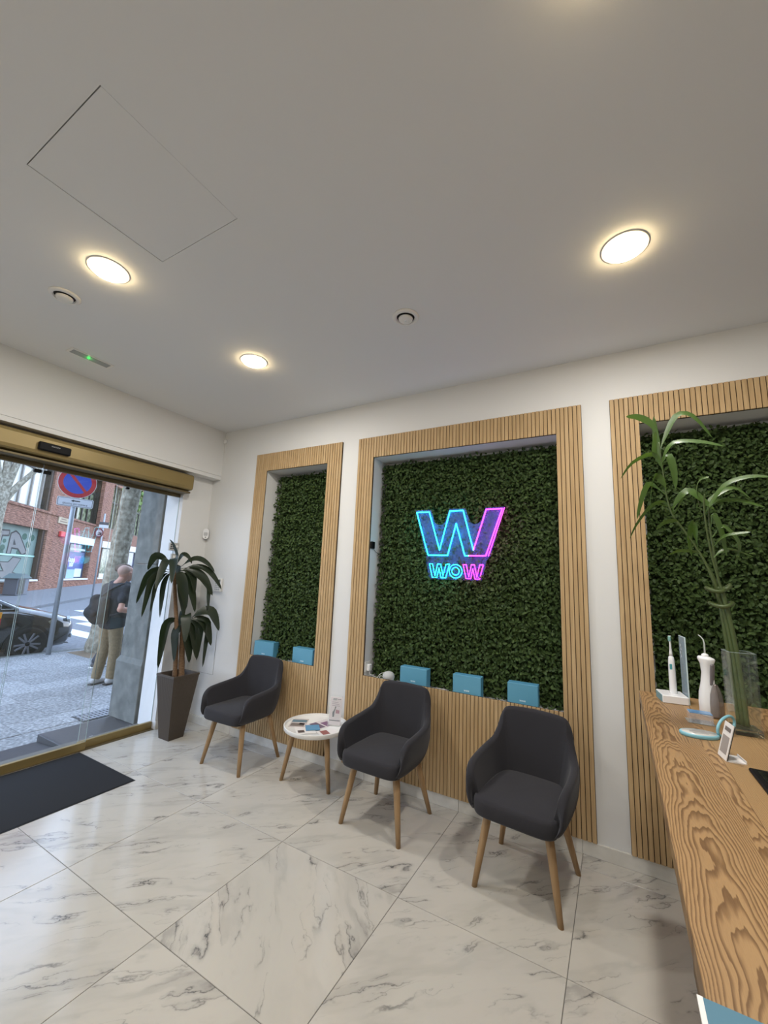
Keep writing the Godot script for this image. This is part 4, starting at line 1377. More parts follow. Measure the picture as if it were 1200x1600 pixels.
func make_bamboo() -> void:
	var o := Vector3(3.128, COUNTER + 0.024, 1.02)
	var t := thing("lucky_bamboo", "lucky bamboo with curled canes and long green leaves in the glass vase", "plant", o)
	var stems := [
		[[3.128, 1.146, 1.02], [3.118, 1.40, 1.01], [3.105, 1.55, 1.0], [3.094, 1.60, 0.995], [3.083, 1.665, 1.0], [3.051, 1.761, 1.0], [3.007, 1.855, 1.0], [2.965, 1.933, 1.0], [2.948, 2.013, 1.0], [2.940, 2.141, 1.0], [2.934, 2.26, 1.0]],
		[[3.137, 1.146, 1.03], [3.128, 1.40, 1.02], [3.110, 1.58, 1.01], [3.095, 1.67, 1.01], [3.075, 1.80, 1.02], [3.066, 1.942, 1.03], [3.07, 2.01, 1.04]],
		[[3.118, 1.146, 1.01], [3.108, 1.38, 1.0], [3.10, 1.56, 0.99], [3.098, 1.70, 0.98], [3.092, 1.82, 0.975], [3.089, 1.90, 0.97], [3.094, 2.0, 0.97]],
	]
	for s in stems:
		var q := []
		for p in s:
			q.append(Vector3(p[0], p[1], p[2]) - o)
		var c := curve(q, 40)
		var rr := []
		for i in c.size():
			var f := float(i) / c.size()
			rr.append((0.0078 if f < 0.42 else lerpf(0.0048, 0.0024, (f - 0.42) / 0.58)) * (1.12 if i % 6 == 0 else 1.0))
		part(t, "cane", tube_mesh(c, rr, 8), M.bamboo)
	# curled loops
	for s in [[Vector3(3.098, 1.575, 1.0), 0.034, 0.4], [Vector3(3.085, 1.63, 1.0), 0.028, -0.3], [Vector3(3.112, 1.64, 0.99), 0.020, 0.9]]:
		var loop := []
		for k in 22:
			var a := TAU * k / 22
			loop.append(Vector3(s[1] * cos(a), 0.006 * sin(a + s[2]) + 0.006 * cos(a * 2.0), s[1] * sin(a)).rotated(Vector3.RIGHT, 0.22) + s[0] - o)
		part(t, "curl", tube_mesh(loop, 0.0078, 8, true), M.bamboo)
	var leaves := [
		[[2.934, 2.24], [2.914, 2.339], [2.865, 2.385], [2.815, 2.395], 0.030], [[2.936, 2.22], [2.952, 2.271], [3.002, 2.375], [3.06, 2.368], [3.122, 2.261], 0.026], [[2.940, 2.15], [2.948, 2.195], [2.984, 2.246], [3.07, 2.235], [3.145, 2.202], 0.022],
		[[2.942, 2.12], [2.93, 2.163], [2.904, 2.204], [2.83, 2.17], [2.781, 2.10], 0.024], [[2.940, 2.13], [2.938, 2.169], [2.964, 2.193], [2.978, 2.12], [2.979, 2.044], 0.034], [[2.946, 2.03], [2.941, 2.067], [2.91, 2.103], [2.89, 2.02], [2.878, 1.923], 0.036],
		[[2.948, 2.02], [2.913, 2.062], [2.886, 2.078], [2.86, 2.02], [2.836, 1.925], 0.024], [[2.955, 1.97], [2.90, 1.985], [2.874, 1.957], [2.83, 1.89], [2.803, 1.832], 0.022], [[2.936, 2.18], [2.928, 2.23], [2.925, 2.288], [2.922, 2.388], 0.030],
		[[2.936, 2.18], [2.915, 2.21], [2.922, 2.30], 0.030], [[2.965, 1.94], [2.973, 1.978], [3.018, 2.035], [3.06, 2.0], [3.102, 1.947], 0.036], [[3.07, 1.93], [3.084, 1.96], [3.138, 2.045], [3.21, 2.07], [3.273, 2.059], 0.020],
		[[3.08, 1.95], [3.096, 1.997], [3.172, 2.043], [3.228, 1.996], 0.022], [[3.092, 1.95], [3.105, 1.984], [3.182, 1.992], [3.267, 1.96], 0.016], [[3.088, 1.88], [3.097, 1.934], [3.116, 1.865], [3.127, 1.762], 0.034],
		[[3.09, 1.84], [3.127, 1.884], [3.169, 1.822], [3.166, 1.76], 0.024], [[3.04, 1.79], [3.036, 1.836], [3.03, 1.899], [3.016, 1.83], [3.018, 1.761], 0.036], [[3.06, 1.76], [3.032, 1.78], [2.98, 1.785], [2.945, 1.77], 0.014],
		[[2.985, 1.90], [2.969, 1.91], [2.93, 1.90], [2.90, 1.87], 0.022], [[2.97, 1.94], [3.0, 2.0], [2.978, 1.978], [2.95, 1.95], 0.016], [[3.09, 1.80], [3.124, 1.841], [3.196, 1.852], 0.016], [[3.08, 1.75], [3.134, 1.792], [3.214, 1.763], 0.018],
		[[2.97, 1.93], [2.94, 1.99], [2.90, 1.985], [2.87, 1.95], 0.016], [[3.066, 1.90], [3.05, 2.02], [3.06, 2.07], [3.09, 2.08], 0.020],
	]
	var r := RandomNumberGenerator.new()
	r.seed = 5
	for l in leaves:
		var ctrl := []
		var n: int = l.size() - 1
		var deep := r.randf_range(-0.05, 0.06)
		for k in n:
			ctrl.append(Vector3(l[k][0], l[k][1], 1.0 + deep * k / maxf(n - 1, 1)) - o)
		var st := begin(true)
		blade(st, ctrl, l[n] * 0.8, r.randf_range(0.6, 1.2), 12, 0.15, 0.22)
		part(t, "leaf", done(st), M.bamboo_leaf)

# ------------------------------------------------------------------ ceiling and wall fittings
func make_ceiling_things() -> void:
	var labels := ["round white ceiling air valve close to the street wall", "round white ceiling air valve in front of the neon niche"]
	var at := [Vector3(-0.168, CEIL, 2.109), Vector3(1.648, CEIL, 0.993)]
	for k in 2:
		var t := thing("air_valve", labels[k], "air vent", at[k], 0.0, "round ceiling air valves")
		part(t, "flange", lathe_mesh([Vector2(0.0, 0.0), Vector2(0.083, 0.0), Vector2(0.084, -0.004), Vector2(0.076, -0.011), Vector2(0.062, -0.014), Vector2(0.058, -0.010), Vector2(0.056, -0.001), Vector2(0.0, -0.001)], 36), M.white)
		part(t, "throat", lathe_mesh([Vector2(0.0, -0.0015), Vector2(0.056, -0.0015), Vector2(0.056, -0.0025), Vector2(0.0, -0.0025)], 30), M.black)
		part(t, "disc", lathe_mesh([Vector2(0.0, -0.010), Vector2(0.038, -0.010), Vector2(0.0455, -0.014), Vector2(0.043, -0.022), Vector2(0.03, -0.027), Vector2(0.0, -0.028)], 36), M.white)
		if k == 1:
			part(t, "screw", lathe_mesh([Vector2(0, -0.025), Vector2(0.008, -0.025), Vector2(0.007, -0.029), Vector2(0, -0.030)], 12), M.white_gloss)
	var e := thing("emergency_light", "recessed emergency light with a small green LED near the street wall", "emergency light", Vector3(-0.87, CEIL, 1.64))
	part(e, "frame", span_mesh(Vector3(-0.055, -0.005, -0.155), Vector3(0.055, -0.0002, 0.155), 0.002), M.white)
	part(e, "lens", span_mesh(Vector3(-0.036, -0.0075, -0.135), Vector3(0.036, -0.0052, 0.135), 0.001), mat(Color(0.60, 0.61, 0.61), 0.3))
	part(e, "status_led", lathe_mesh([Vector2(0, -0.0078), Vector2(0.006, -0.0078), Vector2(0.005, -0.011), Vector2(0, -0.012)], 12), glow(Color(0.2, 1.0, 0.35), 2.5), Transform3D(Basis(), Vector3(0.0, 0, 0.015)))
	var l := OmniLight3D.new()
	l.name = "status_light"
	l.light_color = Color(0.2, 1.0, 0.35)
	l.light_energy = 0.0012
	l.light_size = 0.005
	l.omni_range = 4.0
	l.omni_attenuation = 2.0
	l.shadow_enabled = true
	e.add_child(l, true)
	l.position = Vector3(0, -0.018, 0.015)

func make_wall_things() -> void:
	var d := thing("motion_detector", "small white motion detector mounted in the wall corner", "detector", Vector3(-1.405, 2.04, 0.0), PI / 4)
	part(d, "housing", slab_mesh(rounded(0.062, 0.118, 0.028, 6), 0.0, 0.034), M.white_gloss, Transform3D(Basis(), Vector3(0, 0, 0.012)))
	part(d, "mount", box_mesh(Vector3(0.03, 0.05, 0.03), 0.003, Vector3(0, 0, 0.0)), M.white)
	part(d, "lens_window", slab_mesh(rounded(0.042, 0.04, 0.010, 4), 0.0, 0.003), mat(Color(0.72, 0.72, 0.72), 0.3), Transform3D(Basis(), Vector3(0, -0.004, 0.0455)))
	part(d, "sensor_eye", slab_mesh(ellipse(0.006, 0.006, 12), 0.0, 0.0035), M.black, Transform3D(Basis(), Vector3(0, -0.040, 0.0455)))
	var k := thing("alarm_keypad", "white alarm keypad on the wall behind the drooping plant", "keypad", Vector3(-1.115, 1.468, -0.02))
	part(k, "case", box_mesh(Vector3(0.12, 0.145, 0.024), 0.006, Vector3(0, 0, 0.012)), M.white)
	part(k, "display", box_mesh(Vector3(0.09, 0.03, 0.002), 0.0, Vector3(0, 0.045, 0.0245)), mat(Color(0.45, 0.47, 0.46), 0.2))
	for r in 4:
		for c in 3:
			part(k, "key", box_mesh(Vector3(0.017, 0.013, 0.004), 0.001, Vector3(-0.028 + 0.028 * c, 0.016 - 0.021 * r, 0.0255)), M.grey_plastic)
	var s := thing("alarm_sounder", "tiny white round sensor high in the corner under the ceiling", "sensor", Vector3(-1.265, 3.155, -0.004))
	part(s, "disc", lathe_mesh([Vector2(0, 0), Vector2(0.026, 0.0), Vector2(0.027, 0.016), Vector2(0.02, 0.024), Vector2(0, 0.026)], 20), M.white_gloss, Transform3D(Basis(Vector3.RIGHT, PI / 2), Vector3(0, 0, -0.015)))
	part(s, "cable_cover", box_mesh(Vector3(0.007, 0.12, 0.005), 0.001, Vector3(0.0, -0.085, -0.0135)), M.white)
	# flush service hatch low on the wall
	var h := thing("service_hatch", "flush white service hatch low on the wall behind the planter", "hatch", Vector3(-1.19, 0.52, -0.02))
	part(h, "frame_gap", span_mesh(Vector3(-0.13, 0.0, 0.0), Vector3(0.13, 0.63, 0.0012)), M.grout)
	part(h, "door_panel", span_mesh(Vector3(-0.127, 0.003, 0.0012), Vector3(0.127, 0.627, 0.004)), M.wall)
	# entry keypad fixed to the glass side frame
	var i := thing("entry_keypad", "small grey entry keypad with round switch on the door jamb", "keypad", Vector3(-1.418, 1.86, 0.375))
	part(i, "case", box_mesh(Vector3(0.03, 0.085, 0.11), 0.006), M.grey_plastic)
	for r in 3:
		for c in 2:
			part(i, "key", box_mesh(Vector3(0.004, 0.012, 0.014), 0.001, Vector3(0.016, 0.02 - 0.02 * r, 0.038 - 0.022 * c)), M.ink)
	part(i, "round_switch", lathe_mesh([Vector2(0, 0), Vector2(0.016, 0), Vector2(0.014, 0.006), Vector2(0, 0.007)], 16), M.white, Transform3D(Basis(Vector3.BACK, -PI / 2), Vector3(0.015, 0, -0.028)))
	var i2 := thing("push_switch", "small grey push switch on the door jamb under the entry keypad", "switch", Vector3(-1.418, 1.75, 0.365))
	part(i2, "case", box_mesh(Vector3(0.028, 0.07, 0.06), 0.004), M.grey_plastic)
	part(i2, "button", box_mesh(Vector3(0.006, 0.03, 0.03), 0.002, Vector3(0.016, 0, 0)), M.white)

# ------------------------------------------------------------------ street
func road_y(x: float) -> float:
	return -0.24 + 0.028 * (-7.12 - x)

func make_street() -> void:
	# stone doorstep in front of the door, and a ramp between its two halves
	var ds := thing("doorstep_slab", "dark stone doorstep slab beside the entrance pillar", "doorstep", Vector3(-1.86, -0.03, 0.5))
	part(ds, "slab", span_mesh(Vector3(-0.38, -0.10, -0.6), Vector3(0.368, 0.0, 0.5), 0.004), M.dark_stone)
	part(ds, "floor_bolt", lathe_mesh([Vector2(0.014, 0.0), Vector2(0.026, 0.0), Vector2(0.025, 0.003), Vector2(0.015, 0.003), Vector2(0.014, 0.0)], 20), M.steel, Transform3D(Basis(), Vector3(0.085, 0.0, 0.24)))
	var st := begin()
	slab_of(st, PackedVector2Array([Vector2(-2.24, PAVE - 0.02), Vector2(-1.492, PAVE - 0.02), Vector2(-1.492, -0.032), Vector2(-2.24, PAVE + 0.003)]), 1.004, 2.24)
	solo("entrance_ramp", done(st), M.dark_stone, "short dark stone ramp rising to the sliding door", "ramp")
	solo("doorstep_slab", span_mesh(Vector3(-0.38, -0.10, 0.0), Vector3(0.368, 0.0, 0.9), 0.004), M.dark_stone, "dark stone doorstep slab on the far side of the entrance ramp", "doorstep", Vector3(-1.86, -0.03, 2.244))
	# pavement of concrete slabs on a bed
	var pv := struct_group("pavement")
	part(pv, "bed", span_mesh(Vector3(-6.98, -0.5, -16.0), Vector3(-1.72, PAVE - 0.006, 9.0)), M.paving[2])
	var r := RandomNumberGenerator.new()
	r.seed = 4
	var slab := box_mesh(Vector3(0.396, 0.04, 0.396), 0.003)
	var n := 0
	for i in 13:
		for j in 22:
			var x := -6.78 + 0.4 * i
			var z := 3.2 - 0.4 * j
			if x > -2.44 and z > -0.3: continue
			if x > -1.95: continue
			if absf(x + 6.38) < 0.5 and absf(z + 1.6) < 0.5: continue
			part(pv, "paving_slab", slab, M.paving[r.randi() % 3], Transform3D(Basis(), Vector3(x, PAVE - 0.02 + r.randf_range(-0.0015, 0.001), z)))
			n += 1
	var kb := struct_group("kerb")
	for k in 18:
		part(kb, "kerb_stone", span_mesh(Vector3(-7.13, -0.5, 4.0 - k + 0.004), Vector3(-6.985, PAVE, 5.0 - k - 0.004), 0.008), M.stone)
	# road rises gently to the houses opposite
	st = begin()
	quad(st, Vector3(-7.12, road_y(-7.12), 40), Vector3(-7.12, road_y(-7.12), -60), Vector3(-70, road_y(-70), -60), Vector3(-70, road_y(-70), 40), Vector3.UP)
	quad(st, Vector3(-7.12, road_y(-7.12) - 0.4, 40), Vector3(-7.12, road_y(-7.12) - 0.4, -60), Vector3(-70, road_y(-70) - 0.4, -60), Vector3(-70, road_y(-70) - 0.4, 40), Vector3.DOWN)
	struct("road", done(st), M.asphalt)
	var zebra := mat(Color(0.86, 0.87, 0.88), 0.8)
	for z in [[-9.3, -2.66, 2.3, 0.45, 0.06], [-10.9, -3.55, 1.2, 0.4, 0.06], [-12.2, -3.95, 1.6, 0.45, 0.06], [-13.6, -4.9, 2.0, 0.5, 0.06]]:
		var o := solo("crossing_stripe", box_mesh(Vector3(z[2], 0.006, z[3])), zebra, "white painted crossing stripe on the grey road", "road marking", Vector3(z[0], road_y(z[0]) + 0.003, z[1]), z[4], "zebra crossing stripes")
		o.rotation.z = -0.028
	# earth round the street tree
	solo("tree_pit", span_mesh(Vector3(-0.45, -0.06, -0.45), Vector3(0.45, 0.0, 0.45), 0.01), tri_tex(mat(Color(1, 1, 1), 0.95), noise_tex(0.08, 70, Color(0.38, 0.32, 0.25), Color(0.58, 0.50, 0.41), 256, 4), Vector3(2, 2, 2)), "square of bare earth round the kerbside tree", "tree pit", Vector3(-6.40, PAVE - 0.004, -1.6))
	# drain grating
	var g := thing("drain_grating", "dark cast iron drain grating in the pavement", "drain", Vector3(-2.62, PAVE, 0.22))
	part(g, "frame", span_mesh(Vector3(-0.14, -0.01, -0.27), Vector3(0.14, 0.0015, 0.27)), mat(Color(0.20, 0.21, 0.22), 0.6))
	for k in 12:
		part(g, "bar", span_mesh(Vector3(-0.125, 0.001, -0.25 + 0.042 * k), Vector3(0.125, 0.007, -0.226 + 0.042 * k), 0.002), mat(Color(0.52, 0.53, 0.55), 0.5))
	for k in 4:
		part(g, "cross_bar", span_mesh(Vector3(-0.12 + 0.07 * k, 0.001, -0.255), Vector3(-0.10 + 0.07 * k, 0.0065, 0.255), 0.002), mat(Color(0.52, 0.53, 0.55), 0.5))
	# stone pillar of our own front
	var pl := thing("stone_pillar", "grey stone pillar on a wider plinth beside the entrance", "pillar", Vector3(-2.03, -0.03, 0.05))
	st = begin()
	cbox(st, Vector3(0, 0.30, 0), Vector3(0.51, 0.60, 0.58), 0.006)
	part(pl, "plinth", done(st), M.stone)
	var rows := []
	for q in [[0.255, 0.29, 0.595], [0.225, 0.262, 0.65]]:
		rows.append([Vector3(-q[0], q[2], -q[1]), Vector3(q[0], q[2], -q[1]), Vector3(q[0], q[2], q[1]), Vector3(-q[0], q[2], q[1])])
	st = begin()
	sheet(st, rows, true)
	part(pl, "plinth_chamfer", done(st), M.stone)
	part(pl, "shaft_block", box_mesh(Vector3(0.45, 1.05, 0.524), 0.004, Vector3(0, 1.168, 0)), M.stone)
	part(pl, "shaft_block", box_mesh(Vector3(0.45, 1.6, 0.524), 0.004, Vector3(0, 2.497, 0)), M.stone)
	struct("wall_street", span_mesh(Vector3(-2.26, -0.4, -16.0), Vector3(-1.73, 9.0, -0.245)), M.stone)
	struct("trim_2", span_mesh(Vector3(-2.2, 3.0, -0.245), Vector3(-1.73, 9.0, 9.0)), M.stone)

# ------------------------------------------------------------------ brick house across the crossing (its front stands at 45 degrees)
const HOUSE_AT := Vector3(-26.26, 0.0, -9.99)

func make_facade() -> void:
	var t := thing("brick_building", "red brick corner building with shop windows across the road", "building", HOUSE_AT, deg_to_rad(135.0))
	var st := begin()
	var x0 := -15.0
	var x1 := 40.0
	var low := [[-9.6, -5.1], [-2.7, 0.5], [2.05, 5.3], [7.6, 10.8], [12.6, 15.8], [17.8, 21.5], [24, 28]]
	var up := [[-9.7, -5.2], [-2.7, 0.9], [2.7, 5.2], [7.2, 10.9], [12.4, 16.2], [17.6, 21.6], [24, 28]]
	span(st, Vector3(x0, -1.0, -0.4), Vector3(x1, 0.74, 0.0))
	span(st, Vector3(x0, 3.32, -0.4), Vector3(x1, 4.25, 0.0))
	span(st, Vector3(x0, 7.4, -0.4), Vector3(x1, 13.0, 0.0))
	for b in [[low, 0.74, 3.32], [up, 4.25, 7.4]]:
		var x := x0
		for w in b[0]:
			span(st, Vector3(x, b[1], -0.4), Vector3(w[0], b[2], 0.0))
			x = w[1]
		span(st, Vector3(x, b[1], -0.4), Vector3(x1, b[2], 0.0))
	part(t, "brick_wall", done(st), M.brick)
	part(t, "core", span_mesh(Vector3(x0, -1.0, -9.0), Vector3(x1, 13.0, -0.95)), mat(Color(0.30, 0.30, 0.31), 0.8))
	for p in [[0.5, 2.05], [5.4, 6.6], [11.0, 12.3]]:
		part(t, "brick_pier", span_mesh(Vector3(p[0], 3.5, 0.0), Vector3(p[1], 11.0, 0.22), 0.01), M.brick)
	part(t, "brick_ledge", span_mesh(Vector3(x0, 4.16, 0.0), Vector3(0.48, 4.27, 0.06)), M.brick)
	var lint := mat(Color(0.86, 0.86, 0.84), 0.7)
	var frame := mat(Color(0.20, 0.17, 0.15), 0.5)
	var bright := mat(Color(0.80, 0.80, 0.76), 0.10)
	var green := tri_tex(mat(Color(1, 1, 1), 0.12), noise_tex(0.03, 80, Color(0.24, 0.28, 0.18), Color(0.72, 0.74, 0.62), 256, 4), Vector3(0.3, 0.3, 0.3), false)
	for k in up.size():
		var w: Array = up[k]
		var win := part(t, "window", span_mesh(Vector3(w[0], 4.25, -0.40), Vector3(w[1], 4.33, -0.12)), frame)
		part(win, "pane", span_mesh(Vector3(w[0], 4.33, -0.38), Vector3(w[1], 7.4, -0.36)), bright if k == 0 else green)
		part(win, "jamb", span_mesh(Vector3(w[1] - 0.22, 4.25, -0.34), Vector3(w[1], 7.4, -0.1)), frame)
		for m in 5:
			var x: float = lerpf(w[0], w[1], (m + 0.5) / 5.0)
			part(win, "mullion", span_mesh(Vector3(x - 0.05, 4.3, -0.36), Vector3(x + 0.05, 7.4, -0.28)), frame if k > 0 else mat(Color(0.55, 0.53, 0.50), 0.5))
		part(win, "transom", span_mesh(Vector3(w[0], 6.2, -0.36), Vector3(w[1], 6.3, -0.29)), frame)
	var glass_dark := mat(Color(0.24, 0.30, 0.38), 0.08)
	for k in range(1, low.size()):
		var w: Array = low[k]
		var win := part(t, "shop_window", span_mesh(Vector3(w[0], 0.74, -0.3), Vector3(w[1], 0.82, 0.05)), lint)
		part(win, "lintel", span_mesh(Vector3(w[0] - 0.1, 2.88, -0.3), Vector3(w[1] + 0.1, 3.32, 0.06), 0.01), lint)
		part(win, "pane", span_mesh(Vector3(w[0], 0.82, -0.32), Vector3(w[1], 2.88, -0.29)), glass_dark if k != 2 else green)
		part(win, "mullion", span_mesh(Vector3(w[0] + 0.75, 0.82, -0.29), Vector3(w[0] + 0.87, 2.88, -0.22)), mat(Color(0.32, 0.28, 0.27), 0.5))
	# posters in the first shop window
	var z := -0.285
	var bl := mat(Color(0.20, 0.30, 0.56), 0.4)
	part(t, "poster", span_mesh(Vector3(-2.68, 1.35, z), Vector3(0.3, 2.05, z + 0.01)), bl)
	part(t, "poster", span_mesh(Vector3(-1.9, 2.05, z), Vector3(0.3, 2.4, z + 0.01)), mat(Color(0.36, 0.40, 0.56), 0.4))
	part(t, "poster", span_mesh(Vector3(-2.68, 0.84, z), Vector3(-0.7, 1.35, z + 0.01)), mat(Color(0.55, 0.68, 0.74), 0.4))
	part(t, "poster", span_mesh(Vector3(-0.7, 0.9, z), Vector3(0.2, 1.4, z + 0.012)), mat(Color(0.80, 0.84, 0.82), 0.4))
	part(t, "poster", span_mesh(Vector3(-1.9, 2.5, z), Vector3(0.3, 2.62, z + 0.01)), lint)
	part(t, "poster", span_mesh(Vector3(2.1, 0.84, z), Vector3(5.2, 1.1, z + 0.01)), lint)
	var wt := mat(Color(0.92, 0.94, 0.96), 0.5)
	part(t, "shop_lettering", text_mesh("W", 0.55, 0.01, "Droid Sans", true), wt, Transform3D(Basis(), Vector3(-2.35, 1.95, z + 0.012)))
	part(t, "shop_lettering", text_mesh("Vapp", 0.30, 0.01, "Droid Sans", true), wt, Transform3D(Basis(), Vector3(-1.35, 1.92, z + 0.012)))
	part(t, "shop_lettering", text_mesh("360", 0.24, 0.01, "Droid Sans", true), wt, Transform3D(Basis(), Vector3(-1.3, 1.62, z + 0.012)))
	# painted shutter with lettering
	var sh := part(t, "painted_shutter", span_mesh(Vector3(-9.6, 0.74, -0.34), Vector3(-5.3, 3.32, -0.30)), mat(Color(0.45, 0.53, 0.50), 0.6))
	part(sh, "shutter_jamb", span_mesh(Vector3(-5.32, 0.74, -0.32), Vector3(-5.1, 3.32, -0.1)), mat(Color(0.22, 0.17, 0.15), 0.7))
	part(sh, "shutter_rail", span_mesh(Vector3(-9.6, 1.92, -0.30), Vector3(-5.32, 1.99, -0.27)), mat(Color(0.70, 0.86, 0.80), 0.5))
	part(sh, "shutter_sill", span_mesh(Vector3(-9.6, 0.74, -0.30), Vector3(-5.32, 0.82, 0.05)), lint)
	var zz := -0.298
	var dk := mat(Color(0.17, 0.16, 0.17), 0.7)
	var gr := mat(Color(0.47, 0.465, 0.455), 0.6)
	var dots := mat(Color(0.21, 0.35, 0.29), 0.7)
	for d in [[-6.4, 2.86, 0.20], [-5.75, 2.85, 0.2], [-6.0, 2.5, 0.2], [-7.85, 2.55, 0.12], [-7.9, 2.25, 0.17], [-6.65, 2.1, 0.18], [-7.95, 2.02, 0.18]]:
		part(sh, "painted_dot", slab_mesh(ellipse(d[2], d[2] * 0.8, 16, d[0], d[1]), zz, zz + 0.004), dots)
	var letter := func(pts: Array, grow: float) -> void:
		var o := Geometry2D.offset_polygon(PackedVector2Array(pts), grow)
		if o.size() > 0:
			var s2 := begin()
			slab_of(s2, o[0], zz, zz + 0.006)
			part(sh, "painted_outline", done(s2), dk)
		part(sh, "painted_letter", slab_mesh(pts, zz, zz + 0.009), gr)
	letter.call([Vector2(-7.52, 2.02), Vector2(-7.3, 2.02), Vector2(-7.28, 2.3), Vector2(-6.75, 2.28), Vector2(-6.38, 2.02), Vector2(-6.05, 2.12), Vector2(-6.85, 2.9), Vector2(-7.15, 3.02), Vector2(-7.45, 2.9)], 0.07)
	letter.call([Vector2(-8.75, 2.95), Vector2(-7.65, 3.0), Vector2(-7.65, 2.84), Vector2(-8.1, 2.8), Vector2(-8.2, 2.06), Vector2(-8.5, 2.06), Vector2(-8.42, 2.8), Vector2(-8.75, 2.8)], 0.07)
	letter.call([Vector2(-9.5, 3.0), Vector2(-9.25, 3.0), Vector2(-9.2, 2.25), Vector2(-9.0, 2.2), Vector2(-8.9, 2.9), Vector2(-8.72, 2.9), Vector2(-8.75, 2.06), Vector2(-9.45, 2.06)], 0.05)
	part(sh, "painted_letter", slab_mesh([Vector2(-7.2, 2.42), Vector2(-6.98, 2.42), Vector2(-7.2, 2.7)], zz + 0.009, zz + 0.012), dk)
	var pale := mat(Color(0.52, 0.53, 0.48), 0.6)
	gr = pale
	letter.call([Vector2(-9.4, 1.75), Vector2(-8.4, 1.85), Vector2(-8.35, 1.6), Vector2(-8.9, 1.2), Vector2(-8.3, 1.2), Vector2(-8.1, 0.95), Vector2(-9.4, 0.92), Vector2(-9.3, 1.15), Vector2(-8.8, 1.55), Vector2(-9.4, 1.5)], 0.04)
	letter.call([Vector2(-7.0, 1.84), Vector2(-6.4, 1.8), Vector2(-6.9, 1.15), Vector2(-6.45, 1.05), Vector2(-6.5, 0.86), Vector2(-7.6, 0.9), Vector2(-8.0, 1.2), Vector2(-7.5, 1.2), Vector2(-7.9, 1.6), Vector2(-7.3, 1.6)], 0.04)
	# alarm box and street name plate
	part(t, "alarm_box", span_mesh(Vector3(-4.0, 3.1, 0.0), Vector3(-3.5, 3.4, 0.14), 0.03), mat(Color(0.80, 0.22, 0.20), 0.5))
	var np := part(t, "street_name_plate", span_mesh(Vector3(-4.3, 3.82, 0.0), Vector3(-3.2, 4.16, 0.05)), mat(Color(0.72, 0.65, 0.54), 0.7))
	part(np, "print_line", box_mesh(Vector3(0.55, 0.06, 0.006), 0.0, Vector3(-3.75, 4.06, 0.052)), mat(Color(0.50, 0.42, 0.34), 0.7))
	part(np, "print_line", box_mesh(Vector3(0.80, 0.06, 0.006), 0.0, Vector3(-3.75, 3.93, 0.052)), mat(Color(0.50, 0.42, 0.34), 0.7))
	# pavement along the house
	var fp := struct_group("pavement_opposite")
	var a := Basis(Vector3.UP, deg_to_rad(135.0))
	st = begin()
	for s in [[-15.0, 40.0]]:
		var c := []
		for q in [[s[0], 0.0], [s[1], 0.0], [s[1], 3.2], [s[0], 3.2]]:
			var p: Vector3 = HOUSE_AT + a * Vector3(q[0], 0, q[1])
			p.y = road_y(p.x) + 0.10
			c.append(p)
		quad(st, c[0], c[1], c[2], c[3], Vector3.UP)
		quad(st, c[3], c[2], c[2] - Vector3(0, 0.3, 0), c[3] - Vector3(0, 0.3, 0), a * Vector3(0, 0, 1))
	part(fp, "paving", done(st), M.asphalt)
	# covered street container
	var bp: Vector3 = HOUSE_AT + a * Vector3(-8.15, 0, 0.6)
	bp.y = road_y(bp.x) + 0.10
	var bn := thing("street_cabinet", "grey street cabinet with a pitched lid before the painted shutter", "cabinet", bp, deg_to_rad(135.0))
	part(bn, "cabinet_body", box_mesh(Vector3(0.85, 0.72, 0.5), 0.02, Vector3(0, 0.36, 0)), mat(Color(0.42, 0.43, 0.46), 0.6))
	part(bn, "dark_door", box_mesh(Vector3(0.46, 0.62, 0.02), 0.0, Vector3(-0.14, 0.36, 0.255)), mat(Color(0.27, 0.26, 0.24), 0.6))
	st = begin()
	slab_of(st, PackedVector2Array([Vector2(-0.52, 0.72), Vector2(0.52, 0.72), Vector2(0.06, 0.92), Vector2(-0.06, 0.92)]), -0.30, 0.30)
	part(bn, "lid", done(st), mat(Color(0.40, 0.46, 0.46), 0.6))

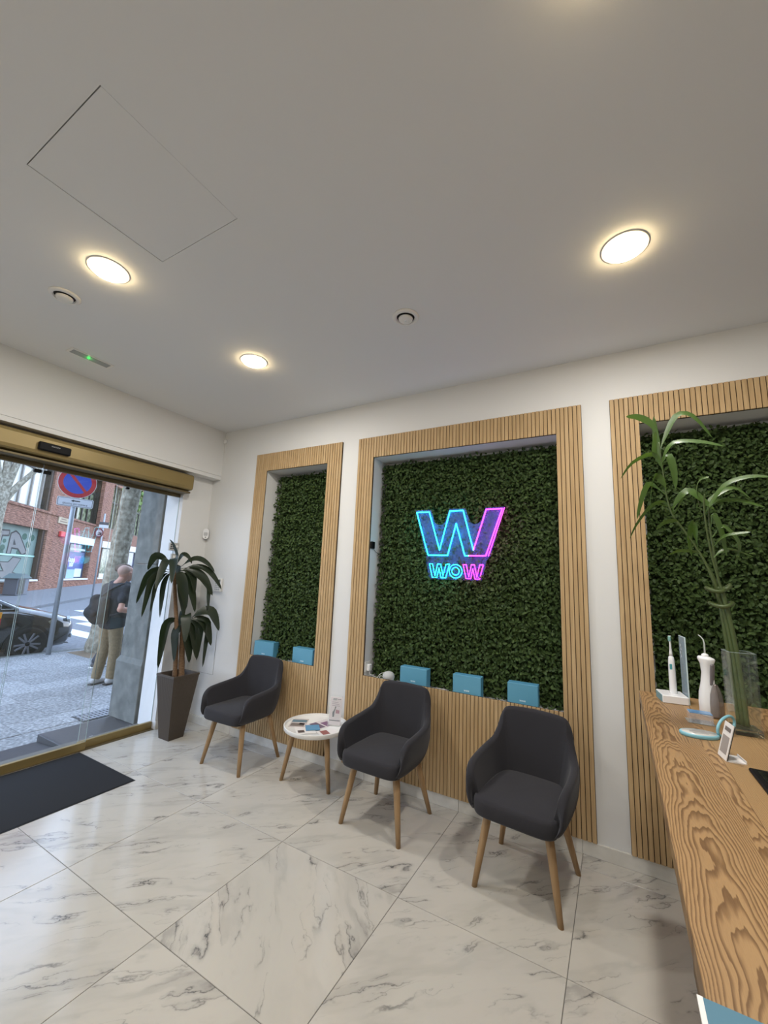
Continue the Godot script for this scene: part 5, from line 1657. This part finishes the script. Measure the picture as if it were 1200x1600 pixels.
# ------------------------------------------------------------------ street furniture and trees
func make_street_things() -> void:
	var ga := mat(Color(0.62, 0.64, 0.66), 0.45, 0.5)
	var yaw := atan2(0.96, 0.27)
	var s := thing("no_parking_sign", "round blue no parking sign with red ring on a grey pole", "traffic sign", Vector3(-6.80, PAVE, -0.84), yaw)
	part(s, "pole", lathe_mesh([Vector2(0, 0), Vector2(0.042, 0), Vector2(0.042, 3.62), Vector2(0, 3.62)], 16), ga)
	var plate := func(pts: Array, z0: float, z1: float, m: Material, called: String, y: float) -> void:
		part(s, called, slab_mesh(pts, z0, z1), m, Transform3D(Basis(), Vector3(0, y, 0)))
	plate.call(ellipse(0.325, 0.325, 40), 0.045, 0.050, mat(Color(0.85, 0.85, 0.85), 0.4), "disc_edge", 3.385)
	plate.call(ellipse(0.315, 0.315, 40), 0.050, 0.052, mat(Color(0.74, 0.12, 0.20), 0.4), "red_ring", 3.385)
	plate.call(ellipse(0.235, 0.235, 40), 0.052, 0.0535, mat(Color(0.12, 0.30, 0.75), 0.4), "blue_disc", 3.385)
	part(s, "red_bar", box_mesh(Vector3(0.052, 0.49, 0.002)), mat(Color(0.74, 0.12, 0.20), 0.4), Transform3D(Basis(Vector3.BACK, 0.70), Vector3(0, 3.385, 0.0545)))
	var px := 0.015
	part(s, "plate_edge", slab_mesh(rounded(0.60, 0.185, 0.03), 0.045, 0.050), mat(Color(0.88, 0.89, 0.91), 0.4), Transform3D(Basis(), Vector3(px, 2.97, 0)))
	part(s, "plate_line", slab_mesh(rounded(0.575, 0.162, 0.026), 0.050, 0.0512), M.ink, Transform3D(Basis(), Vector3(px, 2.97, 0)))
	part(s, "plate", slab_mesh(rounded(0.560, 0.148, 0.022), 0.0512, 0.0524), mat(Color(0.88, 0.89, 0.92), 0.4), Transform3D(Basis(), Vector3(px, 2.97, 0)))
	part(s, "arrow", slab_mesh([Vector2(-0.075, 0), Vector2(-0.03, 0.026), Vector2(-0.03, 0.010), Vector2(0.075, 0.010), Vector2(0.075, -0.010), Vector2(-0.03, -0.010), Vector2(-0.03, -0.026)], 0.0524, 0.0536), M.ink, Transform3D(Basis(), Vector3(px, 2.998, 0)))
	part(s, "lettering", text_mesh("Motos en vorera", 0.042, 0.001), M.ink, Transform3D(Basis(), Vector3(px, 2.935, 0.0530)))
	# kerbside plane tree
	var t := thing("kerb_tree", "thick pale plane tree trunk standing at the kerb", "tree", Vector3(-6.62, PAVE - 0.02, -1.62))
	var c := curve([Vector3(0, 0.017, 0), Vector3(0.0, 0.15, 0.0), Vector3(-0.02, 1.0, -0.10), Vector3(-0.03, 2.2, -0.16), Vector3(-0.02, 3.4, -0.22), Vector3(0.02, 4.6, -0.26), Vector3(0.0, 6.0, -0.2)], 30)
	var rr := []
	for i in c.size():
		var f := float(i) / c.size()
		rr.append(lerpf(0.27, 0.15, pow(f, 0.5)) + 0.012 * sin(i * 1.7) + (0.06 if i < 2 else 0.0))
	part(t, "trunk", tube_mesh(c, rr, 18), M.bark)
	for b in [[Vector3(0, 5.0, -0.24), Vector3(0.5, 6.2, 0.6), Vector3(0.8, 7.6, 1.2)], [Vector3(0, 5.6, -0.22), Vector3(-0.7, 6.8, -0.9), Vector3(-1.0, 8.0, -1.6)]]:
		part(t, "branch", tube_mesh(curve(b, 12), [0.11, 0.105, 0.10, 0.095, 0.09, 0.085, 0.08, 0.075, 0.07, 0.06, 0.05, 0.04, 0.03], 10), M.bark)
	crown(t, "foliage", Vector3(0, 8.0, 0), Vector3(2.6, 1.4, 2.6), 2600, 11)
	# forked tree across the road
	var o := Vector3(-17.0, road_y(-17.0) + 0.08, -2.55)
	var t2 := thing("forked_tree", "pale forked plane tree standing before the brick building", "tree", o)
	var tr := curve([Vector3(-17.0, 0.34, -2.45), Vector3(-17.0, 1.0, -2.61), Vector3(-17.0, 2.02, -2.61), Vector3(-17.0, 3.1, -2.59), Vector3(-17.0, 4.2, -2.64)], 16)
	var q := []
	var r2 := []
	for i in tr.size():
		q.append(tr[i] - o)
		r2.append(lerpf(0.36, 0.25, float(i) / tr.size()))
	part(t2, "trunk", tube_mesh(q, r2, 14), M.bark)
	for b in [[[-17, 4.0, -2.72], [-17, 4.6, -2.52], [-17, 5.4, -2.34], 0.17], [[-17, 4.1, -2.72], [-17, 4.7, -2.69], [-17, 5.7, -2.64], 0.15], [[-17, 4.1, -2.72], [-17, 4.75, -2.84], [-17, 5.9, -3.04], 0.16], [[-17, 3.7, -2.72], [-17, 4.4, -3.04], [-17, 5.3, -3.59], 0.13]]:
		var bb := []
		for k in 3:
			bb.append(Vector3(b[k][0], b[k][1], b[k][2]) - o)
		bb.append(bb[2] + (bb[2] - bb[1]) * 1.8)
		var cc := curve(bb, 14)
		var r3 := []
		for i in cc.size():
			r3.append(lerpf(b[3], b[3] * 0.45, float(i) / cc.size()))
		part(t2, "branch", tube_mesh(cc, r3, 10), M.bark)
	# young leafy tree farther along
	var t3 := thing("young_tree", "slim young tree with light green leaves beyond the kerbside tree", "tree", Vector3(-14.0, road_y(-14.0), -6.25))
	part(t3, "trunk", tube_mesh(curve([Vector3(0, 0, 0), Vector3(0.05, 2.0, 0.03), Vector3(0.0, 4.0, 0.05), Vector3(0.1, 6.5, 0.0)], 14), 0.06, 8), M.bark)
	crown(t3, "foliage", Vector3(0, 4.9, 0), Vector3(0.75, 1.1, 0.75), 420, 12)
	# round traffic sign on the far side
	var sg := thing("ring_sign", "red ringed road sign under a small dark plate across the road", "traffic sign", Vector3(-17.6, road_y(-17.6), -6.55), deg_to_rad(65.0))
	part(sg, "pole", lathe_mesh([Vector2(0, 0), Vector2(0.035, 0), Vector2(0.035, 3.95), Vector2(0, 3.95)], 12), ga)
	part(sg, "red_ring", slab_mesh(ellipse(0.17, 0.21, 28), 0.04, 0.05), mat(Color(0.42, 0.12, 0.16), 0.5), Transform3D(Basis(), Vector3(-0.12, 3.05, 0)))
	part(sg, "disc", slab_mesh(ellipse(0.12, 0.155, 28), 0.05, 0.054), mat(Color(0.72, 0.64, 0.64), 0.5), Transform3D(Basis(), Vector3(-0.12, 3.05, 0)))
	part(sg, "mark", slab_mesh([Vector2(-0.02, -0.10), Vector2(0.12, -0.10), Vector2(0.12, 0.02), Vector2(0.0, 0.02), Vector2(0.0, -0.03), Vector2(0.06, -0.03), Vector2(0.06, -0.06), Vector2(-0.02, -0.06)], 0.054, 0.056), mat(Color(0.25, 0.12, 0.14), 0.5), Transform3D(Basis(), Vector3(-0.14, 3.05, 0)))
	part(sg, "dark_plate", box_mesh(Vector3(0.36, 0.12, 0.03), 0.005, Vector3(0.02, 3.50, 0.04)), mat(Color(0.28, 0.28, 0.30), 0.5))
	part(sg, "white_plate", box_mesh(Vector3(0.36, 0.14, 0.03), 0.005, Vector3(0.02, 3.36, 0.04)), mat(Color(0.82, 0.82, 0.82), 0.5))

func crown(t: Node3D, called: String, at: Vector3, size: Vector3, n: int, seed_: int) -> void:
	var st := begin(true)
	var o := [Vector3(0, 0, 0), Vector3(0.07, 0.07, 0.01), Vector3(0.05, 0.14, 0.0), Vector3(0, 0.19, -0.02), Vector3(-0.05, 0.14, 0.0), Vector3(-0.07, 0.07, 0.01)]
	for k in range(1, 5):
		tri(st, o[0], o[k], o[k + 1], Vector3(0, 0, 1))
	var mm := MultiMesh.new()
	mm.transform_format = MultiMesh.TRANSFORM_3D
	mm.use_colors = true
	mm.mesh = done(st)
	mm.instance_count = n
	var r := RandomNumberGenerator.new()
	r.seed = seed_
	for k in n:
		var p := Vector3(r.randfn(), r.randfn(), r.randfn()) * 0.45
		p = p.limit_length(1.0) * size + at
		mm.set_instance_transform(k, Transform3D(Basis.from_euler(Vector3(r.randf() * TAU, r.randf() * TAU, r.randf() * TAU)), p))
		mm.set_instance_color(k, Color(0.16, 0.26, 0.07).lerp(Color(0.34, 0.44, 0.14), r.randf()))
	var m := mat(Color.WHITE, 0.6)
	m.vertex_color_use_as_albedo = true
	m.backlight_enabled = true
	m.backlight = Color(0.4, 0.5, 0.2)
	var mi := MultiMeshInstance3D.new()
	mi.name = called
	mi.multimesh = mm
	mi.material_override = m
	mi.set_meta("kind", "stuff")
	t.add_child(mi, true)

# ------------------------------------------------------------------ parked car
func make_car() -> void:
	var t := thing("parked_car", "black hatchback with alloy wheels parked at the kerb", "car", Vector3(-8.06, -0.219, 0.0))
	t.rotation.z = -0.028
	var paint := mat(Color(0.025, 0.027, 0.032), 0.12, 0.0, 0.6)
	paint.clearcoat_enabled = true
	paint.clearcoat = 0.8
	paint.clearcoat_roughness = 0.05
	var dglass := mat(Color(0.05, 0.07, 0.075), 0.04, 0.0, 0.6)
	var rows := []
	for s in [[-1.47, 0.46, 0.40, 0.56, 0.60], [-1.43, 0.66, 0.30, 0.64, 0.69], [-1.30, 0.79, 0.22, 0.72, 0.79], [-1.0, 0.86, 0.20, 0.80, 0.885], [-0.6, 0.885, 0.20, 0.88, 0.985], [-0.3, 0.89, 0.20, 0.93, 1.06], [0.0, 0.89, 0.20, 0.955, 1.04], [1.0, 0.89, 0.20, 0.97, 1.0], [2.4, 0.88, 0.20, 1.0, 1.03], [2.8, 0.84, 0.25, 0.97, 1.02], [3.0, 0.74, 0.35, 0.90, 0.95], [3.08, 0.55, 0.45, 0.78, 0.80]]:
		var h := [Vector2(0, s[2]), Vector2(s[1] * 0.86, s[2]), Vector2(s[1] * 0.97, s[2] + 0.08), Vector2(s[1], lerpf(s[2], s[3], 0.55)), Vector2(s[1] * 0.985, lerpf(s[2], s[3], 0.85)), Vector2(s[1] * 0.94, s[3]), Vector2(s[1] * 0.80, lerpf(s[3], s[4], 0.75)), Vector2(s[1] * 0.4, s[4] * 0.995), Vector2(0, s[4])]
		var ring := []
		for p in h:
			ring.append(Vector3(p.x, p.y, s[0]))
		for k in range(h.size() - 2, 0, -1):
			ring.append(Vector3(-h[k].x, h[k].y, s[0]))
		rows.append(ring)
	rows.push_front(repeat(Vector3(0, 0.5, -1.475), rows[0].size()))
	rows.append(repeat(Vector3(0, 0.62, 3.085), rows[0].size()))
	var st := begin(true)
	sheet(st, rows, true)
	part(t, "body", done(st), paint)
	rows = []
	var roof := []
	for s in [[-0.42, 1.0, 1.045, 0.80, 0.70], [-0.05, 1.0, 1.20, 0.80, 0.66], [0.45, 1.0, 1.40, 0.80, 0.62], [0.9, 1.0, 1.465, 0.80, 0.61], [1.7, 1.0, 1.465, 0.79, 0.60], [2.3, 1.0, 1.37, 0.77, 0.58], [2.75, 0.98, 1.10, 0.74, 0.60]]:
		var ring := [Vector3(s[3], s[1] - 0.08, s[0]), Vector3(lerpf(s[3], s[4], 0.5) + 0.02, lerpf(s[1], s[2], 0.55), s[0]), Vector3(s[4], s[2] - 0.02, s[0]), Vector3(s[4] * 0.7, s[2], s[0]), Vector3(-s[4] * 0.7, s[2], s[0]), Vector3(-s[4], s[2] - 0.02, s[0]), Vector3(-lerpf(s[3], s[4], 0.5) - 0.02, lerpf(s[1], s[2], 0.55), s[0]), Vector3(-s[3], s[1] - 0.08, s[0])]
		rows.append(ring)
		if s[0] > 0.3 and s[0] < 2.5:
			roof.append([Vector3(s[4] + 0.012, s[2] - 0.035, s[0]), Vector3(s[4] * 0.72, s[2] + 0.012, s[0]), Vector3(-s[4] * 0.72, s[2] + 0.012, s[0]), Vector3(-s[4] - 0.012, s[2] - 0.035, s[0])])
	st = begin(true)
	sheet(st, rows)
	part(t, "cabin_glass", done(st), dglass)
	st = begin(true)
	sheet(st, roof)
	part(t, "roof", done(st), paint)
	for s in [-1.0, 1.0]:
		part(t, "roof_pillar", tube_mesh([Vector3(0.80 * s, 0.98, -0.40), Vector3(0.735 * s, 1.16, -0.05), Vector3(0.645 * s, 1.395, 0.45), Vector3(0.625 * s, 1.455, 0.9)], 0.032, 8), mat(Color(0.70, 0.72, 0.75), 0.25, 0.6) if s > 0 else paint)
		part(t, "roof_pillar", tube_mesh([Vector3(0.825 * s, 0.94, 1.12), Vector3(0.63 * s, 1.46, 1.12)], 0.03, 8), paint)
		part(t, "sill_trim", tube_mesh(curve([Vector3(0.822 * s, 0.985, -0.34), Vector3(0.85 * s, 0.985, 0.2), Vector3(0.85 * s, 0.99, 1.2), Vector3(0.83 * s, 1.02, 2.2)], 14), 0.009, 6), M.steel)
		var mi := part(t, "wing_mirror", box_mesh(Vector3(0.20, 0.13, 0.12), 0.03, Vector3(0.97 * s, 1.05, -0.02)), paint)
		part(mi, "mirror_arm", box_mesh(Vector3(0.08, 0.03, 0.05), 0.005, Vector3(0.86 * s, 1.0, -0.03)), paint)
		# head lamp and fog lamp
		var lens := mat(Color(0.78, 0.82, 0.85), 0.08)
		part(t, "headlamp", slab_mesh([Vector2(0.40, 0.70), Vector2(0.74, 0.80), Vector2(0.79, 0.74), Vector2(0.72, 0.64), Vector2(0.46, 0.60)], 0.0, 0.05), lens, Transform3D(Basis(Vector3(s, 0, 0.42), Vector3(0, 1, 0.25), Vector3(0, 0, 1)), Vector3(0, 0, -1.82)))
		part(t, "fog_lamp", box_mesh(Vector3(0.14, 0.09, 0.05), 0.02, Vector3(0.60 * s, 0.38, -1.43)), lens)
		part(t, "marker_lamp", box_mesh(Vector3(0.02, 0.05, 0.16), 0.008, Vector3(0.865 * s, 0.74, -0.98), Basis(Vector3.RIGHT, 0.6)), mat(Color(0.42, 0.42, 0.34), 0.3))
		for z in [-0.62, 2.05]:
			part(t, "wheel_arch", arch_mesh(), M.black, Transform3D(Basis(Vector3.UP, 0.0 if s > 0 else PI), Vector3(0.80 * s, 0.32, z)))
			var w := part(t, "tyre", lathe_mesh([Vector2(0.215, -0.10), Vector2(0.29, -0.105), Vector2(0.318, -0.08), Vector2(0.322, 0.0), Vector2(0.318, 0.08), Vector2(0.29, 0.105), Vector2(0.215, 0.10), Vector2(0.21, 0.0), Vector2(0.215, -0.10)], 36), mat(Color(0.05, 0.05, 0.05), 0.8), Transform3D(Basis(Vector3.BACK, -PI / 2 * s), Vector3(0.80 * s, 0.322, z)))
			part(w, "rim", lathe_mesh([Vector2(0.20, 0.085), Vector2(0.222, 0.10), Vector2(0.224, 0.085), Vector2(0.20, 0.03), Vector2(0.0, 0.02), Vector2(0.0, 0.015), Vector2(0.21, 0.02)], 36), mat(Color(0.10, 0.10, 0.11), 0.4))
			var st2 := begin()
			for k in 10:
				var a := TAU * (k / 2) / 5.0 + (0.22 if k % 2 else -0.22)
				cbox(st2, Vector3(cos(a) * 0.125, 0.085, sin(a) * 0.125), Vector3(0.175, 0.022, 0.034), 0.004, Basis(Vector3.UP, -a))
			part(w, "spokes", done(st2), mat(Color(0.46, 0.46, 0.48), 0.35, 0.4))
			part(w, "hub_cap", lathe_mesh([Vector2(0, 0.10), Vector2(0.035, 0.098), Vector2(0.04, 0.08), Vector2(0, 0.08)], 18), M.dark_plastic)
	part(t, "side_band", box_mesh(Vector3(0.012, 0.115, 1.35), 0.004, Vector3(0.884, 0.885, 0.52)), mat(Color(0.92, 0.62, 0.14), 0.35))
	part(t, "side_band", box_mesh(Vector3(0.012, 0.13, 1.35), 0.004, Vector3(0.890, 0.760, 0.52)), mat(Color(0.68, 0.12, 0.14), 0.35))
	part(t, "number_plate", box_mesh(Vector3(0.52, 0.11, 0.02), 0.003, Vector3(0.0, 0.46, -1.485)), M.white)
	part(t, "lower_grille", box_mesh(Vector3(0.9, 0.09, 0.03), 0.01, Vector3(0, 0.33, -1.455)), M.black)
	part(t, "splitter", box_mesh(Vector3(1.3, 0.02, 0.10), 0.006, Vector3(0, 0.235, -1.36)), mat(Color(0.45, 0.46, 0.48), 0.3))

func arch_mesh() -> ArrayMesh:
	var st := begin()
	var ring := []
	for k in 25:
		var a := PI * k / 24.0
		ring.append(Vector2(0.365 * cos(a), 0.365 * sin(a)))
	ring.append(Vector2(-0.365, -0.10))
	ring.append(Vector2(0.365, -0.10))
	slab_of(st, PackedVector2Array(ring), -0.15, 0.088, Basis(Vector3(0, 0, 1), Vector3(0, 1, 0), Vector3(1, 0, 0)))
	return done(st)

# ------------------------------------------------------------------ people
func hand(bones: Array, wrist: Vector3, fwd: Vector3, out: Vector3, side: float) -> void:
	# palm and five bent fingers; fwd is where the hand points, out the way the back of the hand faces
	var across := fwd.cross(out).normalized() * side
	bones.append([wrist, 0.024, wrist + fwd * 0.045, 0.027])
	bones.append([wrist + fwd * 0.03 + across * 0.02, 0.017, wrist + fwd * 0.075 + across * 0.026, 0.014])
	bones.append([wrist + fwd * 0.03 - across * 0.02, 0.017, wrist + fwd * 0.07 - across * 0.026, 0.014])
	var len := [0.066, 0.078, 0.072, 0.056]
	for k in 4:
		var base := wrist + fwd * 0.075 + across * (0.03 - 0.02 * k)
		var knee: Vector3 = base + fwd * len[k] * 0.5 - out * 0.006
		bones.append([base, 0.0095, knee, 0.009])
		bones.append([knee, 0.009, knee + fwd * len[k] * 0.38 - out * len[k] * 0.34, 0.0075])
	var th := wrist + fwd * 0.025 + across * 0.032
	bones.append([th, 0.012, th + fwd * 0.032 + across * 0.018, 0.0105])
	bones.append([th + fwd * 0.032 + across * 0.018, 0.0105, th + fwd * 0.06 + across * 0.016 - out * 0.012, 0.009])

func person(label: String, at: Vector3, turn: float, P: Dictionary) -> Node3D:
	var t := thing("person", label, "person", at, turn)
	var v := func(a: Array) -> Vector3: return Vector3(a[0], a[1], a[2])
	var hd: Vector3 = v.call(P.head)
	var skin := []
	skin.append([hd + Vector3(0, 0.02, 0.025), 0.088, hd + Vector3(0, 0.03, -0.015), 0.090])
	skin.append([hd + Vector3(0, -0.02, -0.045), 0.066, hd + Vector3(0, -0.075, -0.058), 0.045])
	skin.append([hd + Vector3(0, 0.0, -0.108), 0.011, hd + Vector3(0, -0.03, -0.122), 0.015])
	for s in [-1.0, 1.0]:
		skin.append([hd + Vector3(0.088 * s, -0.01, 0.0), 0.015, hd + Vector3(0.094 * s, 0.02, 0.008), 0.018])
		skin.append([hd + Vector3(0.035 * s, 0.012, -0.085), 0.022, hd + Vector3(0.02 * s, 0.012, -0.092), 0.020])
	skin.append([v.call(P.neck), 0.062, hd + Vector3(0, -0.05, 0.01), 0.054])
	for a in ["right", "left"]:
		var s := 1.0 if a == "right" else -1.0
		var el: Vector3 = v.call(P[a + "_elbow"])
		var wr: Vector3 = v.call(P[a + "_wrist"])
		skin.append([el, 0.042, el.lerp(wr, 0.4), 0.040])
		skin.append([el.lerp(wr, 0.4), 0.040, wr, 0.026])
		hand(skin, wr, (wr - el).normalized(), Vector3(s, 0.2, 0).normalized(), s)
	# the rest of the body runs on under the clothes
	skin.append([v.call(P.neck), 0.07, Vector3(0, 1.0, 0), 0.10])
	for a in ["right", "left"]:
		skin.append([v.call(P[a + "_shoulder"]), 0.05, v.call(P[a + "_elbow"]), 0.04])
		skin.append([Vector3(0.085 if a == "right" else -0.085, 0.95, 0), 0.07, v.call(P[a + "_knee"]), 0.050])
		skin.append([v.call(P[a + "_knee"]), 0.050, v.call(P[a + "_ankle"]), 0.036])
	var flesh_m := mat(Color(0.76, 0.57, 0.49), 0.6)
	part(t, "body", flesh(skin, 0.0105, 0.016), flesh_m)
	for s in [-1.0, 1.0]:
		part(t, "eye", lathe_mesh([Vector2(0, -0.009), Vector2(0.009, 0), Vector2(0, 0.009)], 10), mat(Color(0.12, 0.09, 0.08), 0.2), Transform3D(Basis(), hd + Vector3(0.033 * s, 0.002, -0.104)))
	part(t, "mouth", box_mesh(Vector3(0.042, 0.007, 0.01), 0.003, hd + Vector3(0, -0.062, -0.103)), mat(Color(0.55, 0.32, 0.29), 0.5))
	# shirt
	var sh := []
	sh.append([Vector3(-0.06, 1.33, 0.0), 0.135, Vector3(-0.06, 1.10, 0.0), 0.135])
	sh.append([Vector3(0.06, 1.33, 0.0), 0.135, Vector3(0.06, 1.10, 0.0), 0.135])
	sh.append([Vector3(-0.065, 1.08, 0.0), 0.138, Vector3(-0.07, P.hem, 0.0), 0.140])
	sh.append([Vector3(0.065, 1.08, 0.0), 0.138, Vector3(0.07, P.hem, 0.0), 0.140])
	sh.append([v.call(P.neck) + Vector3(0, -0.01, 0.0), 0.070, Vector3(0, 1.32, 0), 0.13])
	for a in ["right", "left"]:
		var s0: Vector3 = v.call(P[a + "_shoulder"])
		var el: Vector3 = v.call(P[a + "_elbow"])
		sh.append([Vector3(0, s0.y - 0.03, s0.z), 0.105, s0, 0.074])
		sh.append([s0, 0.074, el.lerp(s0, 0.5), 0.066])
		sh.append([el.lerp(s0, 0.5), 0.066, el.lerp(s0, 0.0 if P.long_sleeves else 0.38), 0.060])
		if P.long_sleeves:
			sh.append([el, 0.054, v.call(P[a + "_wrist"]), 0.038])
	part(t, "shirt", flesh(sh, 0.014, 0.03), P.shirt)
	# trousers
	var tr := [[Vector3(-0.06, 0.93, 0.0), 0.125, Vector3(0.06, 0.93, 0.0), 0.125]]
	for a in ["right", "left"]:
		var s := 1.0 if a == "right" else -1.0
		var kn: Vector3 = v.call(P[a + "_knee"])
		var an: Vector3 = v.call(P[a + "_ankle"])
		tr.append([Vector3(0.085 * s, 0.90, 0.0), 0.105, kn, 0.078])
		tr.append([kn, 0.078, an + Vector3(0, 0.03, 0), 0.066])
	part(t, "trousers", flesh(tr, 0.014, 0.02), P.trousers)
	for a in ["right", "left"]:
		var an: Vector3 = v.call(P[a + "_ankle"])
		var base := an.y - 0.075
		part(t, "shoe", flesh([[an + Vector3(0, -0.01, 0.01), 0.05, an + Vector3(0, -0.03, 0.03), 0.045], [an + Vector3(0, -0.035, 0.02), 0.042, an + Vector3(0, -0.042, -0.14), 0.036]], 0.010, 0.02), P.shoes)
		part(t, "sole", box_mesh(Vector3(0.088, 0.02, 0.29), 0.008, Vector3(an.x, base + 0.0, an.z - 0.055)), P.soles)
	if P.has("hair"):
		var h := []
		for k in 9:
			var a := -0.2 + PI * 1.1 * k / 8.0
			h.append([hd + Vector3(-0.055, 0.05 + 0.06 * sin(a), 0.02 + 0.085 * cos(a)), 0.036, hd + Vector3(0.055, 0.05 + 0.06 * sin(a), 0.02 + 0.085 * cos(a)), 0.036])
		part(t, "hair", flesh(h, 0.012, 0.02), P.hair)
	return t

func make_people() -> void:
	var navy := tri_tex(mat(Color(1, 1, 1), 0.85), noise_tex(0.05, 90, Color(0.075, 0.085, 0.115), Color(0.13, 0.14, 0.18), 256, 4), Vector3(4, 4, 4), false)
	var khaki := tri_tex(mat(Color(1, 1, 1), 0.9), noise_tex(0.04, 91, Color(0.46, 0.40, 0.30), Color(0.60, 0.53, 0.41), 256, 4), Vector3(4, 2, 4), false)
	var at := Vector3(-3.93, PAVE, -0.42)
	var yaw := 0.22
	var P := {"head": [0.03, 1.615, -0.09], "neck": [0, 1.46, -0.01], "right_shoulder": [0.185, 1.385, 0.0], "left_shoulder": [-0.185, 1.385, 0.0], "right_elbow": [0.275, 1.10, 0.13], "left_elbow": [-0.25, 1.12, 0.02], "right_wrist": [0.27, 1.06, -0.10], "left_wrist": [-0.12, 1.12, -0.24], "right_knee": [0.085, 0.50, -0.04], "left_knee": [-0.085, 0.50, 0.0], "right_ankle": [0.085, 0.085, -0.03], "left_ankle": [-0.085, 0.085, 0.06], "hem": 0.90, "long_sleeves": false, "shirt": navy, "trousers": khaki, "shoes": mat(Color(0.72, 0.72, 0.72), 0.6), "soles": M.black}
	var who := person("bald person in dark short-sleeved shirt and khaki trousers carrying a dark bag", at, yaw, P)
	part(who, "stubble", flesh([[Vector3(0.03, 1.66, -0.05), 0.090, Vector3(0.03, 1.655, -0.065), 0.0905]], 0.012, 0.01), mat(Color(0.70, 0.57, 0.51), 0.65))
	# bag slung across the back
	var bag := thing("shoulder_bag", "dark rounded backpack slung on the bald person's back", "bag", at, yaw)
	var bm := mat(Color(0.075, 0.08, 0.10), 0.8)
	part(bag, "bag_body", flesh([[Vector3(-0.10, 1.22, 0.22), 0.085, Vector3(-0.02, 0.98, 0.24), 0.11], [Vector3(0.04, 1.20, 0.20), 0.08, Vector3(0.05, 0.98, 0.21), 0.09], [Vector3(-0.08, 1.05, 0.30), 0.09, Vector3(0.04, 1.0, 0.27), 0.08]], 0.014, 0.05), bm)
	part(bag, "front_pocket", flesh([[Vector3(-0.06, 1.06, 0.345), 0.05, Vector3(0.03, 1.03, 0.335), 0.05]], 0.012, 0.02), bm)
	part(bag, "strap", tube_mesh(curve([Vector3(-0.06, 1.27, 0.19), Vector3(0.05, 1.38, 0.145), Vector3(0.15, 1.465, 0.02), Vector3(0.14, 1.40, -0.12), Vector3(0.04, 1.22, -0.165)], 20), 0.016, 8), mat(Color(0.16, 0.17, 0.20), 0.7))
	part(bag, "strap", tube_mesh(curve([Vector3(0.10, 1.0, 0.19), Vector3(0.19, 1.03, 0.10), Vector3(0.20, 1.08, -0.02)], 12), 0.012, 8), mat(Color(0.16, 0.17, 0.20), 0.7))
	# the second walker, mostly hidden
	var dark := mat(Color(0.15, 0.16, 0.20), 0.85)
	var Q := {"head": [0.0, 1.63, -0.05], "neck": [0, 1.46, 0], "right_shoulder": [0.18, 1.39, 0.0], "left_shoulder": [-0.18, 1.39, 0.0], "right_elbow": [0.23, 1.12, -0.06], "left_elbow": [-0.23, 1.12, 0.05], "right_wrist": [0.22, 0.90, -0.20], "left_wrist": [-0.23, 0.90, -0.02], "right_knee": [0.09, 0.50, 0.05], "left_knee": [-0.09, 0.50, -0.16], "right_ankle": [0.09, 0.085, 0.28], "left_ankle": [-0.09, 0.085, -0.30], "hem": 0.92, "long_sleeves": true, "shirt": dark, "trousers": mat(Color(0.17, 0.18, 0.23), 0.9), "shoes": mat(Color(0.28, 0.28, 0.30), 0.7), "soles": M.white, "hair": mat(Color(0.36, 0.29, 0.24), 0.8)}
	person("brown-haired person in dark jacket walking behind the bald person", Vector3(-5.2, PAVE, -1.12), 0.10, Q)
